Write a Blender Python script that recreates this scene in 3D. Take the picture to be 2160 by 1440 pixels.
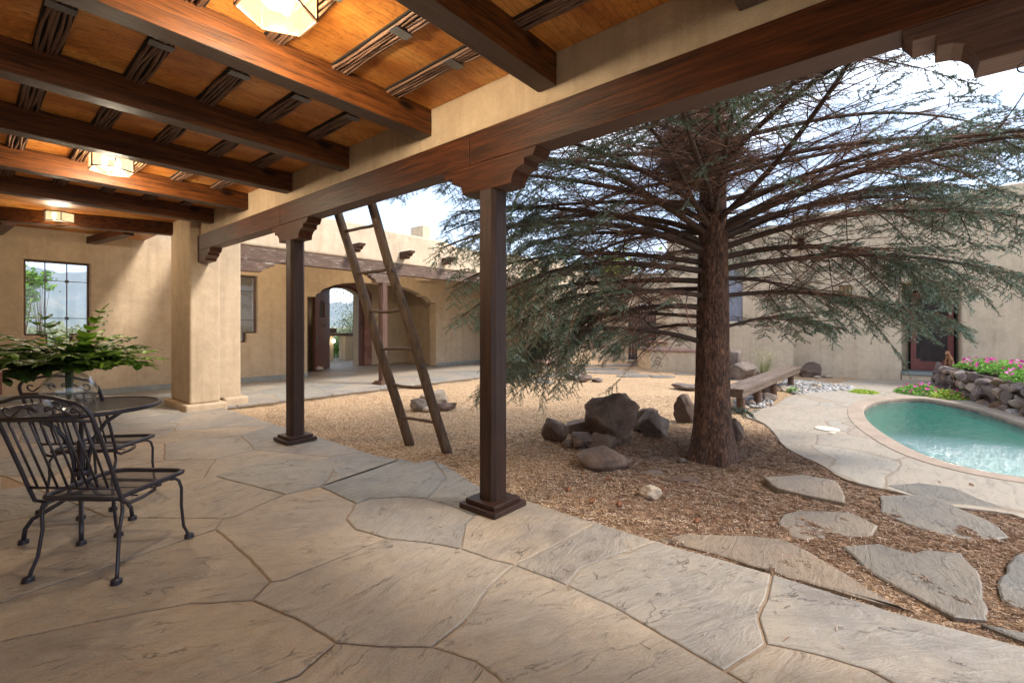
import bpy, bmesh, math, random
import numpy as np
from mathutils import Vector, Matrix, noise
R=math.radians
for o in list(bpy.data.objects): bpy.data.objects.remove(o)
sc=bpy.context.scene
COL=sc.collection
# ------------------------------------------------------------ camera
cd=bpy.data.cameras.new('camera'); cam=bpy.data.objects.new('camera',cd); COL.objects.link(cam)
cd.sensor_width=36; cd.lens=982/2160*36; cd.shift_y=-32/2160; cd.clip_start=0.05; cd.clip_end=20000
cam.location=(0,0,1.3); cam.rotation_euler=(R(90),0,R(40-90))
sc.camera=cam
# ------------------------------------------------------------ world
SUN_EL,SUN_AZ=R(48),R(-62)      # azimuth measured from +X towards +Y
w=bpy.data.worlds.new('World'); sc.world=w; w.use_nodes=True
nt=w.node_tree; nt.nodes.clear()
sky=nt.nodes.new('ShaderNodeTexSky'); sky.sky_type='NISHITA'; sky.sun_disc=False
sky.sun_elevation=SUN_EL; sky.sun_rotation=R(90)-SUN_AZ; sky.air_density=1.0; sky.dust_density=1.2; sky.altitude=1500
tc=nt.nodes.new('ShaderNodeTexCoord'); mp=nt.nodes.new('ShaderNodeMapping'); mp.inputs['Scale'].default_value=(1,1,2.6)
nz=nt.nodes.new('ShaderNodeTexNoise'); nz.inputs['Scale'].default_value=2.6; nz.inputs['Detail'].default_value=7; nz.inputs['Roughness'].default_value=.58
cr=nt.nodes.new('ShaderNodeValToRGB'); cr.color_ramp.elements[0].position=.46; cr.color_ramp.elements[1].position=.74
cr.color_ramp.elements[0].color=(.12,.12,.12,1); cr.color_ramp.elements[1].color=(.9,.9,.9,1)
mx=nt.nodes.new('ShaderNodeMixRGB'); mx.inputs[2].default_value=(10.5,10.8,11.3,1)
bg=nt.nodes.new('ShaderNodeBackground'); bg.inputs[1].default_value=.105
out=nt.nodes.new('ShaderNodeOutputWorld')
L=nt.links.new
L(tc.outputs['Generated'],mp.inputs[0]); L(mp.outputs[0],nz.inputs[0]); L(nz.outputs[0],cr.inputs[0]); L(cr.outputs[0],mx.inputs[0]); L(sky.outputs[0],mx.inputs[1]); L(mx.outputs[0],bg.inputs[0]); L(bg.outputs[0],out.inputs[0])
sd=bpy.data.lights.new('sun','SUN'); so=bpy.data.objects.new('sun',sd); COL.objects.link(so)
sd.energy=2.0; sd.angle=R(12); sd.color=(1,.94,.86)
sv=Vector((math.cos(SUN_EL)*math.cos(SUN_AZ),math.cos(SUN_EL)*math.sin(SUN_AZ),math.sin(SUN_EL)))
so.rotation_euler=(-sv).to_track_quat('-Z','Y').to_euler(); so.location=(10,-10,15)
sc.view_settings.view_transform='Standard'; sc.view_settings.look='None'; sc.view_settings.gamma=1
sc.view_settings.exposure=1.92
LAMP=54.0; HAZE=.00016
# ------------------------------------------------------------ survey helpers (picture point -> place on the ground)
F,CX,HY,H=982,1080,688,1.3
fw=(math.cos(R(40)),math.sin(R(40))); rt=(math.sin(R(40)),-math.cos(R(40)))
def fl(u,v,z=0.0):
    d=F*(H-z)/(v-HY); l=(u-CX)/F*d
    return (d*fw[0]+l*rt[0],d*fw[1]+l*rt[1])
def at(u,v,d):
    k=(u-CX)/F
    return Vector((d*(fw[0]+k*rt[0]),d*(fw[1]+k*rt[1]),H+(HY-v)*d/F))
def onY(u,v,Y):
    k=(u-CX)/F; d=Y/(fw[1]+k*rt[1]); return (d*(fw[0]+k*rt[0]),H+(HY-v)*d/F)
def sm(a,b,x):
    t=min(1,max(0,(x-a)/(b-a))); return t*t*(3-2*t)
def gz(x,y):      # height of the gravel court
    return -.032-.074*sm(2.9,5.0,x+.10*max(0,y))-.02*sm(5,12,x)
# ------------------------------------------------------------ materials
def new_mat(name):
    m=bpy.data.materials.new(name); m.use_nodes=True
    n=m.node_tree; b=n.nodes['Principled BSDF']; return m,n,b
def ramp(n,src,stops):
    r=n.nodes.new('ShaderNodeValToRGB'); e=r.color_ramp.elements
    while len(e)<len(stops): e.new(.5)
    for el,(p,c) in zip(e,stops): el.position=p; el.color=(*c,1) if len(c)==3 else c
    n.links.new(src,r.inputs[0]); return r.outputs[0]
def coord(n,scale=(1,1,1),kind='Object',rot=(0,0,0)):
    t=n.nodes.new('ShaderNodeTexCoord'); m=n.nodes.new('ShaderNodeMapping')
    m.inputs['Scale'].default_value=scale; m.inputs['Rotation'].default_value=rot
    n.links.new(t.outputs[kind],m.inputs[0]); return m.outputs[0]
def noi(n,vec,scale,detail=4,rough=.55,dist=0):
    t=n.nodes.new('ShaderNodeTexNoise'); t.inputs['Scale'].default_value=scale; t.inputs['Detail'].default_value=detail
    t.inputs['Roughness'].default_value=rough; t.inputs['Distortion'].default_value=dist
    n.links.new(vec,t.inputs['Vector']); return t.outputs[0]
def vor(n,vec,scale,feat='F1',out='Distance',rnd=1):
    t=n.nodes.new('ShaderNodeTexVoronoi'); t.feature=feat; t.inputs['Scale'].default_value=scale; t.inputs['Randomness'].default_value=rnd
    n.links.new(vec,t.inputs['Vector']); return t.outputs[out]
def mixc(n,f,a,b,mode='MIX'):
    m=n.nodes.new('ShaderNodeMixRGB'); m.blend_type=mode
    for i,v in ((0,f),(1,a),(2,b)):
        if hasattr(v,'is_linked') : n.links.new(v,m.inputs[i])
        elif i==0: m.inputs[0].default_value=v
        else: m.inputs[i].default_value=(*v,1)
    return m.outputs[0]
def mth(n,op,a,b=0.0,c=0.0):
    m=n.nodes.new('ShaderNodeMath'); m.operation=op
    for i,v in ((0,a),(1,b),(2,c)):
        if hasattr(v,'is_linked'): n.links.new(v,m.inputs[i])
        else: m.inputs[i].default_value=v
    return m.outputs[0]
def bump(n,b,h,strength=.5,dist=.01,prev=None):
    u=n.nodes.new('ShaderNodeBump'); u.inputs['Strength'].default_value=strength; u.inputs['Distance'].default_value=dist
    n.links.new(h,u.inputs['Height'])
    if prev is not None: n.links.new(prev,u.inputs['Normal'])
    if b is not None: n.links.new(u.outputs[0],b.inputs['Normal'])
    return u.outputs[0]
def flat(name,col,rough=.6,metal=0,**kw):
    m,n,b=new_mat(name); b.inputs['Roughness'].default_value=rough; b.inputs['Metallic'].default_value=metal
    v=coord(n); c=ramp(n,noi(n,v,kw.get('ns',14),5),[(.3,tuple(x*.8 for x in col)),(.7,tuple(min(1,x*1.15) for x in col))])
    n.links.new(c,b.inputs['Base Color']); bump(n,b,noi(n,v,kw.get('bs',90),4),kw.get('bump',.15),.003)
    return m
def stucco(name,c):
    m,n,b=new_mat(name); b.inputs['Roughness'].default_value=.92; b.inputs['Specular IOR Level'].default_value=.2
    v=coord(n)
    big=noi(n,v,1.3,5,.6,.6); mid=noi(n,v,7,5,.65,.3); fine=noi(n,v,190,3,.7)
    base=ramp(n,big,[(.3,tuple(x*.82 for x in c)),(.52,c),(.75,tuple(min(1,x*1.13) for x in c))])
    base=mixc(n,.38,base,ramp(n,mid,[(.3,tuple(x*.72 for x in c)),(.7,tuple(min(1,x*1.2) for x in c))]))
    base=mixc(n,.35,base,ramp(n,noi(n,coord(n,(5,5,.35)),1.6,6,.7,.4),[(.32,(.66,.60,.54)),(.5,(1,1,1)),(.75,(1.05,1.05,1.05))]),'MULTIPLY')
    base=mixc(n,.5,base,ramp(n,fine,[(.32,(.45,.42,.4)),(.5,(.9,.9,.9)),(.7,(1,1,1))]),'MULTIPLY')
    n.links.new(base,b.inputs['Base Color'])
    p=bump(n,None,mid,.35,.02); p=bump(n,None,noi(n,v,38,4,.6),.35,.006,p); bump(n,b,fine,.55,.004,p)
    return m
def wood(name,dark,light,axis,rough=.5,gscale=1.0,worn=None,knots=True,bstr=.35,under=None):
    m,n,b=new_mat(name)
    s=[14*gscale]*3; s[axis]=.9*gscale; v=coord(n,tuple(s))
    g=noi(n,v,2.2,6,.62,1.2); s2=[70*gscale]*3; s2[axis]=1.6*gscale
    v2=coord(n,tuple(s2)); f=noi(n,v2,2.0,4,.6,.3)
    c=ramp(n,g,[(.28,dark),(.5,tuple((a+e)/2 for a,e in zip(dark,light))),(.72,light)])
    c=mixc(n,.45,c,ramp(n,f,[(.3,(.35,.33,.32)),(.6,(1,1,1))]),'MULTIPLY')
    blot=noi(n,coord(n),2.3,4,.6)
    c=mixc(n,.55,c,ramp(n,blot,[(.3,(.5,.46,.44)),(.65,(1.0,1.0,1.0))]),'MULTIPLY')
    if knots:
        s3=[3.0]*3; s3[axis]=1.1
        k=vor(n,coord(n,tuple(s3)),1.0); c=mixc(n,ramp(n,k,[(.05,(.9,.9,.9)),(.11,(0,0,0))]),c,tuple(x*.35 for x in dark))
    if worn is not None:
        ww=ramp(n,noi(n,coord(n,tuple([9 if i!=axis else 1.6 for i in range(3)])),2.4,7,.72,1.5),[(.55,(0,0,0)),(.68,(1,1,1))])
        c=mixc(n,ww,c,worn)
    if under is not None:   # paler undersides: weathering plus daylight bounced off the floor, put into the colour
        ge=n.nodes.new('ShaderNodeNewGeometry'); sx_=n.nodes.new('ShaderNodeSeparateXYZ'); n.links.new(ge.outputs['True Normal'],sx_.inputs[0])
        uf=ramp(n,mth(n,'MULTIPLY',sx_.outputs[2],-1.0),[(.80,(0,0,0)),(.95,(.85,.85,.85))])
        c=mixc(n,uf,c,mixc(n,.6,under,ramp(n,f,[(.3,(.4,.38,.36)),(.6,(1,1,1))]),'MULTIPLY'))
    n.links.new(c,b.inputs['Base Color']); b.inputs['Roughness'].default_value=rough; b.inputs['Specular IOR Level'].default_value=.22 if under is not None else .4
    p=bump(n,None,f,bstr,.004); bump(n,b,g,bstr,.006,p)
    return m
STUC=(.47,.36,.245)
M={}
M['stucco']=stucco('stucco_tan',STUC)
M['stucco_out']=stucco('stucco_outer',(.60,.475,.335))
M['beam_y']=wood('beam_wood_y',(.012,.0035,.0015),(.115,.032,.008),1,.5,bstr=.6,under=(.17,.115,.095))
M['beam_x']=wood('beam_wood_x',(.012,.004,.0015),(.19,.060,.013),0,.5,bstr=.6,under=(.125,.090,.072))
M['post']=wood('post_wood',(.016,.007,.005),(.058,.022,.012),2,.48,bstr=.5)
M['worn_x']=wood('weathered_wood_x',(.075,.045,.032),(.19,.115,.078),0,.75,1,(.42,.35,.29))
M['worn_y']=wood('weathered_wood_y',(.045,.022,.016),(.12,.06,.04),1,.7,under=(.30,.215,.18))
M['worn_z']=wood('weathered_wood_z',(.07,.036,.025),(.17,.085,.055),2,.65)
M['ladder']=wood('ladder_wood',(.045,.026,.016),(.185,.115,.07),2,.7,bstr=.8)
M['bench']=wood('bench_wood',(.07,.045,.032),(.22,.155,.11),0,.75)
M['bench_z']=wood('bench_leg_wood',(.06,.032,.018),(.17,.09,.05),2,.75)
M['door']=wood('door_wood',(.06,.02,.014),(.19,.07,.048),2,.42)
M['twig']=wood('twig_wood',(.09,.045,.028),(.26,.15,.10),1,.6,2,knots=False)
def plywood():
    m,n,b=new_mat('plywood'); v=coord(n,(1,3.2,1)); v2=coord(n)
    d=noi(n,v,1.5,3,.5,.4)
    wv=n.nodes.new('ShaderNodeTexWave'); wv.wave_type='RINGS'; wv.rings_direction='Z'
    wv.inputs['Scale'].default_value=3.2; wv.inputs['Distortion'].default_value=9; wv.inputs['Detail'].default_value=4; wv.inputs['Detail Scale'].default_value=1.3
    n.links.new(coord(n,(.7,2.4,1)),wv.inputs[0])
    c=ramp(n,d,[(.25,(.38,.125,.022)),(.5,(.68,.285,.06)),(.75,(.86,.47,.14))])
    c=mixc(n,.45,c,ramp(n,wv.outputs[0],[(.1,(.42,.32,.24)),(.5,(1,1,1)),(.9,(.75,.64,.5))]),'MULTIPLY')
    st=noi(n,v2,9,6,.7,2); c=mixc(n,.5,c,ramp(n,st,[(.34,(.34,.22,.15)),(.5,(1,1,1))]),'MULTIPLY')
    c=mixc(n,.7,c,ramp(n,noi(n,v2,1.1,4,.6,.8),[(.35,(.55,.42,.34)),(.6,(1.1,1.1,1.1))]),'MULTIPLY')
    k=vor(n,coord(n,(1,1.8,1)),2.2); c=mixc(n,ramp(n,k,[(.03,(.8,.8,.8)),(.08,(0,0,0))]),c,(.06,.02,.008))
    n.links.new(c,b.inputs['Base Color']); b.inputs['Roughness'].default_value=.5
    bump(n,b,wv.outputs[0],.12,.004); return m
M['plywood']=plywood()
def flagstone(name,tone=1.0):
    m,n,b=new_mat(name)
    uv=n.nodes.new('ShaderNodeUVMap'); at_=n.nodes.new('ShaderNodeAttribute'); at_.attribute_name='tint'
    def mapd(s):
        q=n.nodes.new('ShaderNodeMapping'); q.inputs['Scale'].default_value=s; n.links.new(uv.outputs[0],q.inputs[0]); return q.outputs[0]
    v=mapd((1,1,1)); a=mapd((1.5,4.2,1))
    blot=noi(n,v,1.6,6,.62,.5); strat=noi(n,a,2.4,8,.68,1.3)
    base=ramp(n,at_.outputs['Fac'],[(0,(.325,.272,.215)),(.25,(.37,.312,.25)),(.45,(.325,.285,.24)),(.7,(.285,.265,.235)),(1,(.24,.245,.235))])
    c=mixc(n,.75,base,ramp(n,blot,[(.28,(.60,.58,.60)),(.42,(.88,.88,.90)),(.5,(1,.98,.94)),(.68,(1.22,1.12,.98))]),'MULTIPLY')
    c=mixc(n,.4,c,ramp(n,strat,[(.3,(.60,.55,.52)),(.5,(1,1,1)),(.7,(1.12,1.08,1.02))]),'MULTIPLY')
    # broken lamination lines
    w2=noi(n,mapd((.8,2.0,1)),1.35,9,.60,.55)
    fr=mth(n,'FRACT',mth(n,'MULTIPLY',w2,7.0)); line=ramp(n,fr,[(0,(0,0,0)),(.035,(1,1,1)),(.97,(1,1,1)),(1,(0,0,0))])
    msk=ramp(n,noi(n,mapd((1.5,2.5,1)),2.2,6,.7),[(.46,(0,0,0)),(.62,(1,1,1))])
    inv=n.nodes.new('ShaderNodeInvert'); n.links.new(line,inv.inputs[1])
    lf=mixc(n,1,inv.outputs[0],msk,'MULTIPLY')
    c=mixc(n,lf,c,mixc(n,1,c,(.52,.45,.40),'MULTIPLY'))
    fine=noi(n,v,95,5,.75); c=mixc(n,.55,c,ramp(n,fine,[(.32,(.5,.5,.5)),(.5,(1,1,1)),(.7,(1.12,1.1,1.08))]),'MULTIPLY')
    c=mixc(n,.35,c,ramp(n,noi(n,v,9,6,.72,.4),[(.34,(.62,.59,.57)),(.52,(1,1,1)),(.7,(1.12,1.1,1.06))]),'MULTIPLY')
    c=mixc(n,1,c,(.90,.89,.88),'MULTIPLY')
    if tone!=1: c=mixc(n,1,c,tone,'MULTIPLY')
    n.links.new(c,b.inputs['Base Color'])
    rr=n.nodes.new('ShaderNodeMapRange'); n.links.new(blot,rr.inputs[0]); rr.inputs[3].default_value=.42; rr.inputs[4].default_value=.72; n.links.new(rr.outputs[0],b.inputs['Roughness'])
    steps=mth(n,'FLOOR',mth(n,'MULTIPLY',w2,7.0)); sh=mth(n,'MULTIPLY',mth(n,'ADD',steps,mth(n,'MULTIPLY',msk,.0)),.12)
    p=bump(n,None,strat,.9,.02); p=bump(n,None,steps,.55,.010,p)
    lm=n.nodes.new('ShaderNodeInvert'); n.links.new(lf,lm.inputs[1]); p=bump(n,None,lm.outputs[0],.9,.007,p)
    bump(n,b,fine,.45,.004,p)
    return m
M['flag']=flagstone('flagstone'); M['flag_dark']=flagstone('flagstone_court',(.72,.66,.60))
M['mortar']=flat('mortar',(.25,.175,.115),.95,ns=30,bs=160,bump=.5)
def sheet_deck():
    m,n,b=new_mat('deck_stone'); v=coord(n)
    wv=noi(n,v,1.4,3,.5); off=n.nodes.new('ShaderNodeMixRGB'); off.blend_type='ADD'; off.inputs[0].default_value=.35
    n.links.new(v,off.inputs[1]); n.links.new(wv,off.inputs[2])
    e=vor(n,off.outputs[0],.95,'DISTANCE_TO_EDGE'); cc=vor(n,off.outputs[0],.95,'F1','Color')
    c=ramp(n,cc,[(.1,(.27,.215,.16)),(.5,(.30,.25,.19)),(.9,(.28,.25,.205))])
    st=noi(n,coord(n,(1.5,5,1)),2.6,7,.66,1.2)
    c=mixc(n,.6,c,ramp(n,st,[(.28,(.40,.37,.35)),(.48,(1,1,1)),(.75,(1.25,1.18,1.1))]),'MULTIPLY')
    c=mixc(n,ramp(n,e,[(.006,(1,1,1)),(.014,(0,0,0))]),c,(.22,.165,.115))
    n.links.new(c,b.inputs['Base Color']); b.inputs['Roughness'].default_value=.62
    p=bump(n,None,st,.5,.012); bump(n,b,ramp(n,e,[(0,(0,0,0)),(.02,(1,1,1))]),.5,.006,p); return m
M['deck']=sheet_deck()
def gravel():
    m,n,b=new_mat('gravel'); v=coord(n)
    g=vor(n,v,62,'F1','Color'); gd=vor(n,v,62); g2=vor(n,v,150,'F1','Color')
    pea=ramp(n,g,[(.05,(.26,.15,.075)),(.3,(.48,.32,.175)),(.55,(.60,.43,.26)),(.8,(.74,.58,.41)),(.97,(.34,.25,.18))])
    pea=mixc(n,1,pea,ramp(n,gd,[(.0,(1,1,1)),(.55,(.8,.77,.74)),(.9,(.28,.22,.18))]),'MULTIPLY')
    lit=ramp(n,noi(n,coord(n,(1,1,1)),60,6,.75,1.5),[(.3,(.055,.028,.016)),(.46,(.19,.105,.062)),(.58,(.37,.235,.15)),(.72,(.62,.48,.36))])
    lit=mixc(n,.6,lit,ramp(n,noi(n,v,7,5,.7,.6),[(.34,(.24,.18,.15)),(.56,(1,1,1))]),'MULTIPLY')
    # litter mask: distance to trunk and to the near strip
    vm=n.nodes.new('ShaderNodeVectorMath'); vm.operation='DISTANCE'; n.links.new(coord(n,(1,1,0)),vm.inputs[0]); vm.inputs[1].default_value=(4.75,.75,0)
    dd=mth(n,'ADD',vm.outputs['Value'],mth(n,'MULTIPLY',mth(n,'SUBTRACT',noi(n,v,1.7,6,.7,.5),.5),3.2))
    mk=ramp(n,mth(n,'DIVIDE',dd,6.0),[(.28,(1,1,1)),(.46,(0,0,0))])
    sp=ramp(n,noi(n,v,5,6,.75,.8),[(.53,(0,0,0)),(.66,(.5,.5,.5))])
    base=mixc(n,sp,pea,lit); base=mixc(n,mk,base,lit)
    big=noi(n,v,.7,4,.6); base=mixc(n,.5,base,ramp(n,big,[(.3,(.8,.76,.72)),(.7,(1.05,1.05,1.05))]),'MULTIPLY')
    n.links.new(base,b.inputs['Base Color']); b.inputs['Roughness'].default_value=.95; b.inputs['Specular IOR Level'].default_value=.15
    inv=n.nodes.new('ShaderNodeInvert'); n.links.new(gd,inv.inputs[1])
    p=bump(n,None,inv.outputs[0],.8,.012); bump(n,b,noi(n,v,90,4,.7,1),.6,.01,p)
    return m
M['gravel']=gravel()
def rockmat(name,c1,c2,c3):
    m,n,b=new_mat(name); v=coord(n)
    a=noi(n,v,2.6,7,.68,.8); f=noi(n,v,26,6,.7)
    c=ramp(n,a,[(.28,c1),(.5,c2),(.72,c3)]); c=mixc(n,.6,c,ramp(n,f,[(.3,(.42,.4,.4)),(.55,(1,1,1)),(.75,(1.25,1.2,1.15))]),'MULTIPLY')
    n.links.new(c,b.inputs['Base Color']); b.inputs['Roughness'].default_value=.75
    p=bump(n,None,a,.5,.03); bump(n,b,f,.6,.012,p); return m
M['rock']=rockmat('basalt_rock',(.045,.025,.017),(.125,.075,.050),(.23,.155,.11))
M['rock_grey']=rockmat('grey_rock',(.06,.042,.032),(.15,.11,.085),(.27,.21,.165))
M['rock_light']=rockmat('pale_rock',(.22,.16,.11),(.38,.30,.22),(.5,.42,.33))
M['rock_wall']=rockmat('wall_rock',(.075,.045,.038),(.19,.13,.105),(.34,.25,.20))
def attrmat(name,rough=.7,stops=None):
    m,n,b=new_mat(name); a=n.nodes.new('ShaderNodeAttribute'); a.attribute_name='tint'
    n.links.new(ramp(n,a.outputs['Fac'],stops),b.inputs['Base Color']); b.inputs['Roughness'].default_value=rough; return m,n,b
M['pebble'],n_,b_=attrmat('river_pebble',.5,[(0,(.10,.095,.095)),(.3,(.20,.19,.18)),(.6,(.32,.295,.265)),(.85,(.44,.42,.39)),(1,(.30,.17,.10))])
bump(n_,b_,noi(n_,coord(n_),60,4),.2,.003)
M['wallstone'],n_,b_=attrmat('field_stone',.8,[(0,(.075,.05,.045)),(.35,(.13,.09,.08)),(.6,(.19,.14,.12)),(.82,(.25,.15,.09)),(1,(.30,.26,.23))])
f_=noi(n_,coord(n_),24,6,.7); q_=mixc(n_,.7,b_.inputs['Base Color'].links[0].from_socket,ramp(n_,f_,[(.3,(.4,.38,.38)),(.5,(1,1,1)),(.75,(1.5,1.45,1.4))]),'MULTIPLY'); n_.links.new(q_,b_.inputs['Base Color']); bump(n_,b_,f_,.7,.012)
M['litter'],n_,b_=attrmat('pine_litter',.85,[(0,(.05,.024,.013)),(.35,(.17,.09,.05)),(.65,(.36,.235,.15)),(1,(.68,.57,.46))])
M['peagravel'],n_,b_=attrmat('pea_gravel',.85,[(0,(.16,.09,.05)),(.3,(.38,.24,.13)),(.6,(.54,.37,.22)),(.9,(.70,.55,.40)),(1,(.26,.2,.16))])
M['metal']=flat('wrought_iron',(.040,.036,.046),.36,.35,bump=.1)
M['strap']=flat('strap_metal',(.16,.16,.165),.45,.4)
M['bronze']=flat('lantern_frame',(.10,.045,.02),.5,.3)
M['iron']=flat('iron_strap',(.07,.07,.075),.5,.6)
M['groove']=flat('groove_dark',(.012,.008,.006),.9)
def needle(name,stops):
    m,n,b=new_mat(name); a=n.nodes.new('ShaderNodeAttribute'); a.attribute_name='tint'
    n.links.new(ramp(n,a.outputs['Fac'],stops),b.inputs['Base Color']); b.inputs['Roughness'].default_value=.65
    b.inputs['Subsurface Weight'].default_value=0
    return m
M['needle']=needle('spruce_needle',[(0,(.050,.078,.040)),(.4,(.095,.155,.095)),(.7,(.17,.265,.195)),(1,(.36,.48,.42))])
def leafm(name,stops,trans=.35,rough=.4):
    m,n,b=new_mat(name); a=n.nodes.new('ShaderNodeAttribute'); a.attribute_name='tint'
    c=ramp(n,a.outputs['Fac'],stops); n.links.new(c,b.inputs['Base Color']); b.inputs['Roughness'].default_value=rough
    t=n.nodes.new('ShaderNodeBsdfTranslucent'); n.links.new(c,t.inputs[0]); x=n.nodes.new('ShaderNodeMixShader'); x.inputs[0].default_value=trans
    b.inputs['Specular IOR Level'].default_value=.22; n.links.new(b.outputs[0],x.inputs[1]); n.links.new(t.outputs[0],x.inputs[2]); n.links.new(x.outputs[0],n.nodes['Material Output'].inputs[0]); return m
M['frond']=leafm('frond_leaf',[(0,(.030,.045,.012)),(.35,(.05,.095,.018)),(.7,(.12,.24,.025)),(1,(.22,.40,.04))],.35,.5)
M['leaf']=leafm('bright_leaf',[(0,(.08,.19,.03)),(.6,(.16,.36,.05)),(1,(.32,.52,.10))],.45)
M['leaf_yellow']=leafm('yellow_leaf',[(0,(.16,.30,.04)),(.6,(.36,.48,.06)),(1,(.62,.60,.10))],.4)
M['leaf_sage']=leafm('sage_leaf',[(0,(.10,.13,.07)),(.6,(.21,.25,.14)),(1,(.34,.36,.22))],.3)
M['petal']=leafm('magenta_petal',[(0,(.42,.01,.16)),(.7,(.70,.03,.33)),(1,(.75,.35,.62))],.3,.6)
M['grass']=leafm('dry_grass',[(0,(.30,.36,.12)),(.6,(.50,.48,.26)),(1,(.66,.60,.42))],.4)
def bark():
    m,n,b=new_mat('spruce_bark'); v=coord(n,(1,1,.32))
    c1=vor(n,v,30,'DISTANCE_TO_EDGE'); a=noi(n,v,22,6,.75,1.5); big=noi(n,coord(n),3,4,.6)
    c=ramp(n,a,[(.30,(.016,.009,.006)),(.45,(.085,.042,.026)),(.58,(.21,.105,.062)),(.72,(.38,.22,.145))])
    c=mixc(n,.7,c,ramp(n,c1,[(.0,(.25,.2,.18)),(.12,(1,1,1))]),'MULTIPLY')
    c=mixc(n,.6,c,ramp(n,big,[(.32,(.4,.36,.34)),(.6,(1.1,1.05,1))]),'MULTIPLY')
    n.links.new(c,b.inputs['Base Color']); b.inputs['Roughness'].default_value=.9
    p=bump(n,None,c1,.9,.02); bump(n,b,a,1.0,.03,p); return m
M['bark']=bark()
M['bough']=flat('bough_bark',(.062,.036,.025),.85,ns=30,bs=60,bump=.6)
M['deadtwig']=flat('dead_twig',(.24,.125,.075),.85,ns=9)
def glassy(name,col,op,rough=.03,emis=None,es=0):
    m,n,b=new_mat(name); o=n.nodes['Material Output']
    tr=n.nodes.new('ShaderNodeBsdfTransparent'); tr.inputs[0].default_value=(*col,1)
    gl=n.nodes.new('ShaderNodeBsdfGlossy'); gl.inputs['Roughness'].default_value=rough
    lw=n.nodes.new('ShaderNodeLayerWeight'); lw.inputs[0].default_value=.5; fr=mth(n,'MULTIPLY_ADD',mth(n,'POWER',lw.outputs['Facing'],3.0),.75,.045)
    x=n.nodes.new('ShaderNodeMixShader'); n.links.new(fr,x.inputs[0]); n.links.new(tr.outputs[0],x.inputs[1]); n.links.new(gl.outputs[0],x.inputs[2])
    if op>0:
        if emis: e=n.nodes.new('ShaderNodeEmission'); e.inputs[1].default_value=es; ec=ramp(n,noi(n,coord(n),16,4,.6),[(.3,tuple(q*.72 for q in emis)),(.7,emis)]); n.links.new(ec,e.inputs[0])
        else: e=n.nodes.new('ShaderNodeBsdfDiffuse'); e.inputs[0].default_value=(*col,1)
        y=n.nodes.new('ShaderNodeMixShader'); y.inputs[0].default_value=op; n.links.new(x.outputs[0],y.inputs[1]); n.links.new(e.outputs[0],y.inputs[2]); x=y
    n.links.new(x.outputs[0],o.inputs[0]); return m
M['pane']=glassy('window_pane',(.93,.95,.97),0)
M['screen']=glassy('window_screen',(.90,.91,.93),.07)
M['lampglass']=glassy('lantern_glass',(1,.93,.75),.5,.2,(1,.80,.44),.62)
M['vaseglass']=glassy('vase_glass',(.97,.98,.98),.02)
m_,n_,b_=new_mat('bulb'); b_.inputs['Emission Color'].default_value=(1,.85,.6,1); b_.inputs['Emission Strength'].default_value=6; b_.inputs['Base Color'].default_value=(1,.9,.7,1); M['bulb']=m_
def poolwater():
    m,n,b=new_mat('pool_water'); o=n.nodes['Material Output']; v=coord(n)
    tr=n.nodes.new('ShaderNodeBsdfTransparent'); tr.inputs[0].default_value=(.06,.78,.64,1)
    df=n.nodes.new('ShaderNodeBsdfDiffuse'); df.inputs[0].default_value=(.004,.32,.26,1)
    gl=n.nodes.new('ShaderNodeBsdfGlossy'); gl.inputs['Roughness'].default_value=.07
    fr=n.nodes.new('ShaderNodeFresnel'); fr.inputs[0].default_value=1.33
    w1=noi(n,coord(n,(1,2.2,1),'Object',(0,0,R(35))),3.2,4,.6,1.0); w2=noi(n,coord(n),22,5,.65,1.4)
    vm=n.nodes.new('ShaderNodeVectorMath'); vm.operation='DISTANCE'; n.links.new(coord(n,(1,1,0)),vm.inputs[0]); vm.inputs[1].default_value=(6.9,-.85,0)
    near=n.nodes.new('ShaderNodeMapRange'); n.links.new(vm.outputs['Value'],near.inputs[0]); near.inputs[1].default_value=0; near.inputs[2].default_value=1.7; near.inputs[3].default_value=1; near.inputs[4].default_value=.12
    hh=mth(n,'MULTIPLY',w2,near.outputs[0])
    u=n.nodes.new('ShaderNodeBump'); u.inputs['Strength'].default_value=.40; u.inputs['Distance'].default_value=.05; n.links.new(w1,u.inputs['Height'])
    u2=n.nodes.new('ShaderNodeBump'); u2.inputs['Strength'].default_value=.9; u2.inputs['Distance'].default_value=.04; n.links.new(hh,u2.inputs['Height']); n.links.new(u.outputs[0],u2.inputs['Normal'])
    for q in (gl,fr): n.links.new(u2.outputs[0],q.inputs['Normal'])
    a=n.nodes.new('ShaderNodeMixShader'); a.inputs[0].default_value=.38; n.links.new(tr.outputs[0],a.inputs[1]); n.links.new(df.outputs[0],a.inputs[2])
    bb=n.nodes.new('ShaderNodeMixShader'); n.links.new(mth(n,'MINIMUM',mth(n,'MULTIPLY',fr.outputs[0],1.0),.6),bb.inputs[0]); n.links.new(a.outputs[0],bb.inputs[1]); n.links.new(gl.outputs[0],bb.inputs[2])
    # foam where the jets break the surface
    fo=mth(n,'MULTIPLY',ramp(n,noi(n,coord(n),26,7,.8,2.2),[(.54,(0,0,0)),(.70,(.8,.8,.8))]),ramp(n,near.outputs[0],[(.5,(0,0,0)),(.97,(1,1,1))]))
    fd=n.nodes.new('ShaderNodeBsdfDiffuse'); fd.inputs[0].default_value=(.8,.9,.9,1)
    c=n.nodes.new('ShaderNodeMixShader'); n.links.new(fo,c.inputs[0]); n.links.new(bb.outputs[0],c.inputs[1]); n.links.new(fd.outputs[0],c.inputs[2])
    n.links.new(c.outputs[0],o.inputs[0]); return m
M['water']=poolwater()
M['poolshell']=flat('pool_plaster',(.08,.50,.42),.8,ns=2)
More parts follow.
